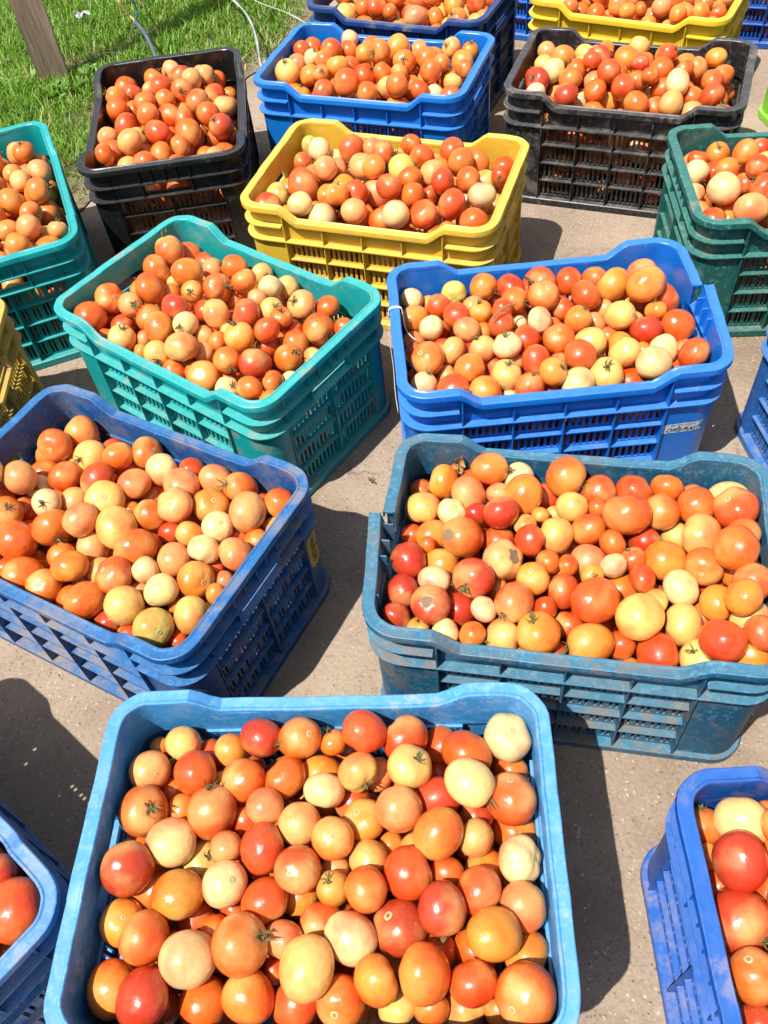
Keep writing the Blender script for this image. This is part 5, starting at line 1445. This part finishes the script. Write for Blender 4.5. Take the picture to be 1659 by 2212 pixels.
# white sticker on the bright blue crate
c1 = (1, -1)
rows = []
for i in range(5):
    z = .150 - i * .021 / 4
    rows.append([(-.0825 + .068 * k / 9 - (.004 if (k == 9 and i in (2, 3)) else 0), z + .003 * k / 9) for k in range(10)])
st = sticker(ROOT['D'], c1, rows, .0086, M_STW)
st['label'] = 'peeling white sticker with hand-style black lettering'
lettering(st, c1, 'OK', -.0770, .1325, .0125, (1, .045), (0, 1), .0081, M_INK, .35, 1.0, .0001)
lettering(st, c1, 'PLAST', -.0480, .1335, .0125, (1, .045), (0, 1), .0081, M_INK, .35, .80, .0001)
lettering(st, c1, 'PRO FOR QUALITY', -.0690, .1462, .0052, (1, .045), (0, 1), .0081, M_INK, 0, .95)
em = MB()
for rr0, rr1 in ((.0036, .0052), (.0010, .0019)):
    pts = []
    n = 16
    V = [edge_point(c1, -.0545 + rr * math.cos(2 * math.pi * k / n), .138 + rr * math.sin(2 * math.pi * k / n), .0081) for rr in (rr0, rr1) for k in range(n)]
    em.add(V, [(k, (k + 1) % n, n + (k + 1) % n, n + k) for k in range(n)])
em.add([edge_point(c1, -.0545 + a, .138 + b, .0080) for a, b in ((-.0006, .001), (.0006, .001), (.0006, .0085), (-.0006, .0085))], [(0, 1, 2, 3)])
obj('round_emblem', em.mesh('round_emblem'), st, M_INK)
V = [edge_point(c1, -.0185 + .0035 * math.cos(2 * math.pi * k / 14), .149 + .0035 * math.sin(2 * math.pi * k / 14), .0082) for k in range(14)]
obj('cyan_dot', mesh_from('cyan_dot', V, [tuple(range(14))], M_BLUEDOT), st)
# torn orange tag on the scuffed black crate
M_TAG = plain('torn_orange_tag', (.50, .16, .03), .7)
tg = MB()
cA = (-1, -1)
tg.add([edge_point(cA, s_, z_, .0142) for s_, z_ in ((.083, .228), (.094, .230), (.092, .219), (.0945, .212), (.089, .209), (.0905, .218), (.0865, .216), (.085, .205), (.082, .214))], [tuple(range(9))])
obj('torn_tag', tg.mesh('torn_tag'), ROOT['K2'], M_TAG)

# ------------------------------------------------------------------ string on the bright blue crate
M_STRING = plain('white_cotton_string', (.74, .72, .68), .9, .1)
def on_crate(key, pts): return [crate_world(key, p) for p in pts]
xl = -.273
path = [(xl - .001, .012, .055), (xl - .003, .028, .10), (xl - .002, .040, .15), (xl - .004, .047, .20), (xl - .003, .050, .24), (xl - .0015, .052, .272), (xl + .006, .053, .279), (xl + .016, .053, .2785),
        (xl + .0215, .051, .276), (xl + .0235, .048, .262), (xl + .0245, .036, .252), (xl + .027, .024, .247), (xl + .034, .012, .243), (xl + .042, .006, .238)]
V, F = tube_data(smooth_path(on_crate('D', path), 5), .0008, 6)
mb = MB(); mb.add(V, F)
path2 = [(xl - .0005, .048, .262), (xl - .0012, .0495, .275), (xl + .006, .0495, .2788), (xl + .016, .0492, .2785), (xl + .0215, .0485, .276), (xl + .0232, .047, .262)]
s1 = obj('string', mesh_from('string', V, F, M_STRING, True))
tag(s1, 'thin white string tied round the left rim of the bright blue crate', 'string')
V, F = tube_data(smooth_path(on_crate('D', path2), 5), .0008, 6)
mb2 = obj('knot', mesh_from('knot', V, F, M_STRING, True), s1)

# ------------------------------------------------------------------ wooden post
def wood_mat():
    mt, nt, b = new_mat('weathered_timber')
    L = nt.links
    P = N(nt, 'ShaderNodeTexCoord').outputs['Object']
    mp = N(nt, 'ShaderNodeMapping'); mp.inputs['Scale'].default_value = (1, 1, .06); L.new(P, mp.inputs['Vector'])
    grain = noise(nt, mp.outputs['Vector'], 120, 6, .65, .8)
    wide = noise(nt, mp.outputs['Vector'], 28, 3, .5)
    c = ramp(nt, grain, [(.3, (.15, .105, .072)), (.5, (.255, .185, .13)), (.72, (.35, .27, .195))])
    c = mix(nt, 1.0, c, ramp(nt, wide, [(.35, g(.72)), (.6, g(1.05))]), 'MULTIPLY')
    L.new(c, b.inputs['Base Color'])
    b.inputs['Roughness'].default_value = .85
    b.inputs['Specular IOR Level'].default_value = .25
    bump(nt, b, grain, .5, .002)
    return mt
M_WOOD = wood_mat()
bm = bmesh.new()
hw, hd = .047, .038
loops = []
for z in (-.03, .25, .6, 1.0, 1.35):
    w = .0012 * math.sin(z * 9)
    loops.append([bm.verts.new((x_ * hw + w, y_ * hd, z)) for x_, y_ in ((-1, -1), (-.72, -1.0), (.75, -1.0), (1, -1), (1, 1), (-1, 1))])
for a, b_ in zip(loops, loops[1:]):
    for k in range(6): bm.faces.new((a[k], a[(k + 1) % 6], b_[(k + 1) % 6], b_[k]))
bm.faces.new(loops[-1]); bm.faces.new(loops[0][::-1])
bmesh.ops.bevel(bm, geom=[e for e in bm.edges if abs(e.verts[0].co.z - e.verts[1].co.z) > .1 and abs(abs(e.verts[0].co.x) - hw) < .003], offset=.003, segments=2, affect='EDGES')
me = bpy.data.meshes.new('wooden_post'); bm.to_mesh(me); bm.free()
me.materials.append(M_WOOD)
post = obj('wooden_post', me)
post.location = (-.886, 2.925, 0); post.rotation_euler = (0, 0, R(14))
tag(post, 'square weathered wooden post standing in the grass at the top left', 'post')

# ------------------------------------------------------------------ grass verge
def leaf_mat(name, stops, trans=.35):
    mt, nt, b = new_mat(name)
    L = nt.links
    a = N(nt, 'ShaderNodeAttribute', attribute_name='tint')
    sp = N(nt, 'ShaderNodeSeparateColor'); L.new(a.outputs['Color'], sp.inputs[0])
    c = ramp(nt, sp.outputs[0], stops)
    L.new(c, b.inputs['Base Color'])
    b.inputs['Roughness'].default_value = .45
    b.inputs['Specular IOR Level'].default_value = .35
    tr = N(nt, 'ShaderNodeBsdfTranslucent'); L.new(mix(nt, 1.0, c, (1.25, 1.3, .6), 'MULTIPLY'), tr.inputs['Color'])
    mx = N(nt, 'ShaderNodeMixShader'); mx.inputs[0].default_value = trans
    out = nt.nodes['Material Output']
    L.new(b.outputs[0], mx.inputs[1]); L.new(tr.outputs[0], mx.inputs[2]); L.new(mx.outputs[0], out.inputs['Surface'])
    return mt
M_GRASS = leaf_mat('grass_blade', [(0, (.06, .15, .014)), (.35, (.13, .27, .028)), (.7, (.22, .385, .05)), (.9, (.33, .45, .10)), (.93, (.42, .34, .16)), (1, (.50, .40, .22))])

gr = np.random.default_rng(8)
def verge_np(x): return 2.13 + 1.60 * (x + .68) + .05 * np.sin(7 * x) + .03 * np.sin(19 * x + 1) + .015 * np.sin(47 * x)
crate_boxes = [(v[0], v[1], R(v[2]), v[3] / 2 + .004, v[4] / 2 + .004) for v in CRATES.values()]
def clear_of_crates(x, y):
    ok = np.ones(len(x), bool)
    for cx, cy, r_, a, b_ in crate_boxes:
        c, s = math.cos(r_), math.sin(r_)
        lx = c * (x - cx) + s * (y - cy); ly = -s * (x - cx) + c * (y - cy)
        ok &= ~((abs(lx) < a) & (abs(ly) < b_))
    return ok
def blades(n, xr, yr, hmin, hmax, wmin, wmax, tint, dens, lie=0.5):
    x = gr.uniform(*xr, n); y = gr.uniform(*yr, n)
    d = y - verge_np(x)
    # tufts and thin places
    t = .5 + .5 * np.sin(x * 9.1 + 2 * np.sin(y * 5.3)) * np.sin(y * 8.3 + 1.7 * np.sin(x * 6.1))
    keep = (d > gr.exponential(.05, n) - .03) & (gr.random(n) < np.clip(dens * (.35 + t) * np.clip(.12 + (d + .02) / .35, 0, 1), 0, 1)) & clear_of_crates(x, y)
    x, y, d, t = x[keep], y[keep], d[keep], t[keep]
    k = len(x)
    h = gr.uniform(hmin, hmax, k) * np.clip(.35 + d / .55, .35, 1.0) * (.7 + .5 * t)
    w = gr.uniform(wmin, wmax, k)
    az = gr.uniform(0, 2 * np.pi, k)
    ln = gr.uniform(.15, 1.0, k) * lie
    dx, dy = np.cos(az), np.sin(az)
    sx, sy = -dy, dx
    tw = gr.uniform(-.5, .5, k)
    V = np.zeros((k, 7, 3))
    for i, (f, ww) in enumerate(((0, .7), (.38, 1.0), (.74, .72), (1.0, 0))):
        out = h * ln * (f ** 1.8) * 1.15
        up = h * (f - .42 * ln * f ** 2.4)
        px, py, pz = x + dx * out, y + dy * out, np.maximum(up, .006 * f + .0046)
        if i < 3:
            ax = sx + dx * tw * f; ay = sy + dy * tw * f
            V[:, 2 * i] = np.stack([px - ax * w * ww * .5, py - ay * w * ww * .5, pz], 1)
            V[:, 2 * i + 1] = np.stack([px + ax * w * ww * .5, py + ay * w * ww * .5, pz], 1)
        else:
            V[:, 6] = np.stack([px, py, pz], 1)
    return V, tint(k, d)
def fresh(k, d):
    t = gr.beta(2.2, 2.4, k) * .9
    return np.where(gr.random(k) < .03 + .25 * np.exp(-np.clip(d, 0, 9) / .12), gr.uniform(.93, 1, k), t)
def straw(k, d): return gr.uniform(.92, 1, k)
sets = [blades(330000, (-2.6, 1.0), (1.0, 4.6), .024, .074, .0022, .0048, fresh, 1.0, .75),
        blades(9000, (-2.6, 1.0), (1.0, 4.6), .04, .10, .004, .008, fresh, .6, .95),
        blades(11000, (-2.6, 1.0), (1.0, 4.6), .04, .10, .0015, .004, straw, .6, 1.7)]
GV = np.concatenate([s[0] for s in sets]); GT = np.concatenate([s[1] for s in sets])
def blade_mesh(name, V, T, mat):
    k = len(V)
    me = bpy.data.meshes.new(name)
    me.vertices.add(k * 7); me.vertices.foreach_set('co', V.reshape(-1).astype(np.float32))
    base = (np.arange(k) * 7)[:, None]
    quads = np.concatenate([base + np.array([[0, 1, 3, 2]]), base + np.array([[2, 3, 5, 4]])], 1)
    tri = base + np.array([[4, 5, 6]])
    loops = np.concatenate([quads, tri], 1).reshape(-1)
    starts = ((np.arange(k) * 11)[:, None] + np.array([[0, 4, 8]])).reshape(-1)
    me.loops.add(len(loops)); me.loops.foreach_set('vertex_index', loops.astype(np.int32))
    me.polygons.add(len(starts)); me.polygons.foreach_set('loop_start', starts.astype(np.int32))
    me.polygons.foreach_set('use_smooth', np.ones(len(starts), bool))
    c = np.repeat(T, 7)
    a = me.attributes.new('tint', 'FLOAT_COLOR', 'POINT')
    a.data.foreach_set('color', np.stack([c, c, c, np.ones_like(c)], 1).astype(np.float32).ravel())
    me.materials.append(mat)
    me.update(calc_edges=True)
    return me
tag(obj('grass', blade_mesh('grass', GV, GT, M_GRASS)), 'bright green grass with dry blades on the verge', None, None, 'stuff')

# broad-leaved weeds round the post
M_WEED = leaf_mat('weed_leaf', [(0, (.07, .17, .02)), (.5, (.14, .28, .04)), (1, (.22, .36, .10))])
def weed(px, py, n, size, label):
    rg = random.Random(int(px * 1000) + n)
    V, F, T = [], [], []
    for i in range(n):
        az = rg.uniform(0, 6.28); ln = size * rg.uniform(.5, 1.0); up = rg.uniform(.3, 1.0); w = ln * rg.uniform(.24, .36)
        bx_, by_ = px + rg.gauss(0, size * .35), py + rg.gauss(0, size * .35)
        tv = rg.random(); b0 = len(V)
        for q in range(5):
            t = q / 4
            o_ = ln * t; z = .012 + ln * up * (t - .45 * t * t) + .01
            ww = w * (math.sin(math.pi * (t * .86 + .1))) * .9
            c, s = math.cos(az), math.sin(az)
            V += [(bx_ + o_ * c - ww * s, by_ + o_ * s + ww * c, z + .004), (bx_ + o_ * c, by_ + o_ * s, z - .002), (bx_ + o_ * c + ww * s, by_ + o_ * s - ww * c, z + .004)]
            T += [tv] * 3
        for q in range(4):
            a = b0 + q * 3
            F += [(a, a + 3, a + 4, a + 1), (a + 1, a + 4, a + 5, a + 2)]
    me = mesh_from('weed', V, F, M_WEED, True)
    a = me.attributes.new('tint', 'FLOAT_COLOR', 'POINT')
    a.data.foreach_set('color', np.array([(t, t, t, 1) for t in T], np.float32).ravel())
    o = obj('weed', me)
    tag(o, label, 'weed', 'broad-leaved weeds in the grass')
weed(-.85, 2.80, 26, .055, 'low broad-leaved weed right at the foot of the wooden post')
weed(-1.01, 2.87, 16, .06, 'broad-leaved weed in the grass just left of the wooden post')
weed(-.76, 2.88, 10, .05, 'small leafy weed in the grass to the right of the wooden post')

# ------------------------------------------------------------------ cables, strip, litter on the grass
def tube_obj(name, pts, rad, mat, parent=None, n=7, sub=6):
    V, F = tube_data(smooth_path(pts, sub), rad, n)
    return obj(name, mesh_from(name, V, F, mat, True), parent)
M_CABLE = plain('grey_cable_sheath', (.085, .105, .14), .5)
M_CBLUE = plain('blue_wire', (.025, .10, .24), .5)
M_CORG = plain('tan_wire', (.62, .36, .12), .5)
cable = tube_obj('cable', [(-.45, 2.50, .012), (-.49, 2.66, .03), (-.52, 2.80, .065), (-.56, 2.94, .10), (-.60, 3.03, .115)], .0065, M_CABLE)
tag(cable, 'stripped grey cable with blue and tan wire ends behind the shiny black crate', 'cable')
tube_obj('blue_wire', [(-.60, 3.03, .115), (-.597, 3.09, .13), (-.63, 3.20, .15), (-.66, 3.30, .155), (-.635, 3.40, .17), (-.615, 3.47, .18)], .0032, M_CBLUE, cable)
tube_obj('tan_wire', [(-.60, 3.03, .115), (-.635, 3.10, .125), (-.665, 3.18, .13), (-.685, 3.25, .13)], .003, M_CORG, cable)
M_STRIP = plain('white_plastic_strip', (.33, .34, .31), .45)
def strip_obj(name, pts, w, mat, parent=None, thick=.0015):
    P = smooth_path(pts, 7)
    V, F = [], []
    for i, p in enumerate(P):
        t = (P[min(i + 1, len(P) - 1)] - P[max(i - 1, 0)]).normalized()
        sd = t.cross(Vector((.25 * math.sin(i * .5), .1, 1))).normalized() * w * (.8 + .25 * math.sin(i * .9))
        V += [p - sd, p + Vector((0, 0, w * .35)), p + sd, p + Vector((0, 0, -thick))]
    for i in range(len(P) - 1):
        a = i * 4
        for k in range(4): F.append((a + k, a + (k + 1) % 4, a + 4 + (k + 1) % 4, a + 4 + k))
    F.append((0, 1, 2, 3)); F.append(tuple(range(len(V) - 4, len(V)))[::-1])
    return obj(name, mesh_from(name, V, F, mat, True), parent)
sp_ = strip_obj('plastic_strip', [(-.50, 3.62, .10), (-.42, 3.46, .09), (-.36, 3.34, .085), (-.30, 3.22, .085), (-.24, 3.06, .08), (-.215, 2.92, .07), (-.205, 2.78, .05), (-.19, 2.66, .03), (-.165, 2.56, .015), (-.13, 2.46, .012)], .006, M_STRIP)
tag(sp_, 'long white plastic strip lying across the grass to the azure crate', 'plastic strip')
s2 = strip_obj('plastic_strip', [(-.33, 3.40, .10), (-.29, 3.28, .092), (-.20, 3.14, .085), (-.10, 3.04, .075), (-.03, 2.95, .06)], .0045, M_STRIP)
tag(s2, 'shorter white plastic strip forking off towards the azure crate', 'plastic strip')
s3 = strip_obj('plastic_strip', [(.005, 2.95, .055), (.04, 2.87, .05), (.075, 2.78, .045)], .006, M_STRIP)
tag(s3, 'stub of white plastic poking out of the grass behind the azure crate', 'plastic strip')
M_BAG = plain('crumpled_clear_plastic', (.42, .43, .41), .5)
def crumple(name, c, size, seed, mat, nx=9, ny=6, amp=.5):
    rg = random.Random(seed)
    V, F = [], []
    for j in range(ny):
        for i in range(nx):
            u, v = i / (nx - 1) - .5, j / (ny - 1) - .5
            V.append((c[0] + size[0] * u + rg.gauss(0, size[0] * .04), c[1] + size[1] * v + rg.gauss(0, size[1] * .06), c[2] + size[2] * (.5 + amp * rg.uniform(-1, 1) + .5 * math.sin(u * 9 + seed) * math.cos(v * 7))))
    for j in range(ny - 1):
        for i in range(nx - 1):
            a = j * nx + i
            F.append((a, a + 1, a + nx + 1, a + nx))
    return obj(name, mesh_from(name, V, F, mat))
tag(crumple('plastic_bag', (-.82, 3.28, .06), (.05, .028, .015), 3, M_BAG), 'scrap of crumpled white plastic lying on the grass right of the post', 'litter')
M_TARP = plain('navy_cloth', (.022, .035, .10), .8, .15)
tarp = empty('cloth_bundle', (-.17, 3.60, .0))
tag(tarp, 'dark navy strips of cloth hanging into the grass at the top edge', 'cloth')
for px, py, dx, dy, w in ((-.29, 3.36, -.03, .35, .020), (-.22, 3.44, .16, .22, .026), (-.04, 3.40, -.10, .32, .022)):
    s_ = strip_obj('cloth_strip', [(px, py, .035), (px + dx * .3, py + dy * .3, .10), (px + dx * .7, py + dy * .7, .15), (px + dx, py + dy, .22)], w, M_TARP, None, .004)
    s_.parent = tarp; s_.matrix_parent_inverse = Matrix.Translation((.17, -3.60, 0))
# dark slab at the top edge
def stone_mat():
    mt, nt, b = new_mat('weathered_stone')
    P = N(nt, 'ShaderNodeTexCoord').outputs['Object']
    c = ramp(nt, noise(nt, P, 9, 6, .65), [(.3, (.14, .12, .10)), (.55, (.26, .23, .20)), (.75, (.35, .31, .27))])
    nt.links.new(c, b.inputs['Base Color'])
    b.inputs['Roughness'].default_value = .9
    bump(nt, b, noise(nt, P, 30, 6, .7), .7, .01)
    return mt
bm = bmesh.new()
bmesh.ops.create_cube(bm, size=1)
bmesh.ops.scale(bm, vec=(.95, .3, .16), verts=bm.verts)
bmesh.ops.subdivide_edges(bm, edges=bm.edges[:], cuts=5, use_grid_fill=True)
rg = random.Random(2)
for v in bm.verts: v.co += Vector((rg.gauss(0, .005), rg.gauss(0, .005), rg.gauss(0, .006)))
me = bpy.data.meshes.new('stone_slab'); bm.to_mesh(me); bm.free()
me.materials.append(stone_mat())
sl = obj('stone_slab', me); sl.location = (-.62, 4.08, .09); sl.rotation_euler = (0, 0, R(-22))
tag(sl, 'grey weathered stone slab in the grass at the very top edge', 'stone')

# ------------------------------------------------------------------ small things on the ground and in the crates
cal = obj('dry_calyx', mesh_from('dry_calyx', *CALYX[2], plain('withered_calyx', (.13, .11, .05), .9)))
cal.scale = (.026,) * 3; cal.location = (-.018, 1.048, .006); cal.rotation_euler = (.5, .2, .8)
tag(cal, 'withered tomato calyx lying alone on the concrete between the crates', 'calyx')
M_LEAF = plain('dried_leaf', (.34, .19, .06), .8)
lf = crumple('dry_leaf', (0, 0, 0), (.018, .026, .012), 9, M_LEAF, 5, 6, .6)
lf.location = crate_world('C', (-.178, .150, .243)); lf.rotation_euler = (R(62), .3, .2)
tag(lf, 'shrivelled brown leaf stuck inside the back wall of the petrol-blue crate', 'leaf')
M_STEM = plain('dry_twig', (.42, .33, .20), .9)
st_ = tube_obj('twig', on_crate('K2', [(-.115, .085, .268), (-.095, .088, .276), (-.075, .082, .277), (-.055, .080, .270)]), .0022, M_STEM)
tag(st_, 'dry pale stem lying on the tomatoes in the scuffed black crate', 'twig')
st_ = tube_obj('twig', on_crate('D', [(-.10, -.005, .279), (-.085, .004, .286), (-.07, .014, .287), (-.055, .022, .283)]), .0016, plain('dry_truss', (.20, .17, .09), .9))
tag(st_, 'thin dry truss across the tomatoes in the bright blue crate', 'twig')

for i, (px, py, a, lb) in enumerate(((.2139, .3633, .9, 'upper of two pale flecks on the shaded concrete right of the sky-blue crate'), (.2114, .3560, .8, 'lower of two pale flecks on the shaded concrete right of the sky-blue crate'),
                                     (.2049, .3054, .6, 'single pale fleck on the shaded concrete lower down beside the sky-blue crate'))):
    fk = crumple('paint_fleck', (0, 0, .0012), (.010 - .002 * i, .0032, .0006), 20 + i, M_BAG, 5, 3, .3)
    fk.location = (px, py, 0); fk.rotation_euler = (0, 0, a)
    tag(fk, lb, 'fleck')

# grit and crumbs on the concrete
M_GRIT = plain('grit', (.34, .28, .22), .9)
def grit(n, seed):
    rg = random.Random(seed)
    V, F = [], []
    for _ in range(n):
        x, y = rg.uniform(-1.0, 1.3), rg.uniform(-.1, 2.6)
        if y > verge_y(x): continue
        r_ = rg.choice((.0008, .001, .0013, .0018, .0026)) * rg.uniform(.7, 1.3)
        b0 = len(V)
        for k in range(5):
            a = 2 * math.pi * k / 5 + rg.uniform(-.3, .3); q = r_ * rg.uniform(.7, 1.3)
            V.append((x + q * math.cos(a), y + q * math.sin(a), .0005))
        V.append((x + rg.uniform(-.3, .3) * r_, y + rg.uniform(-.3, .3) * r_, .0005 + r_ * rg.uniform(.6, 1.1)))
        for k in range(5): F.append((b0 + k, b0 + (k + 1) % 5, b0 + 5))
    return mesh_from('gravel', V, F, M_GRIT)
tag(obj('gravel', grit(5200, 4)), 'fine grit scattered over the concrete', None, None, 'stuff')
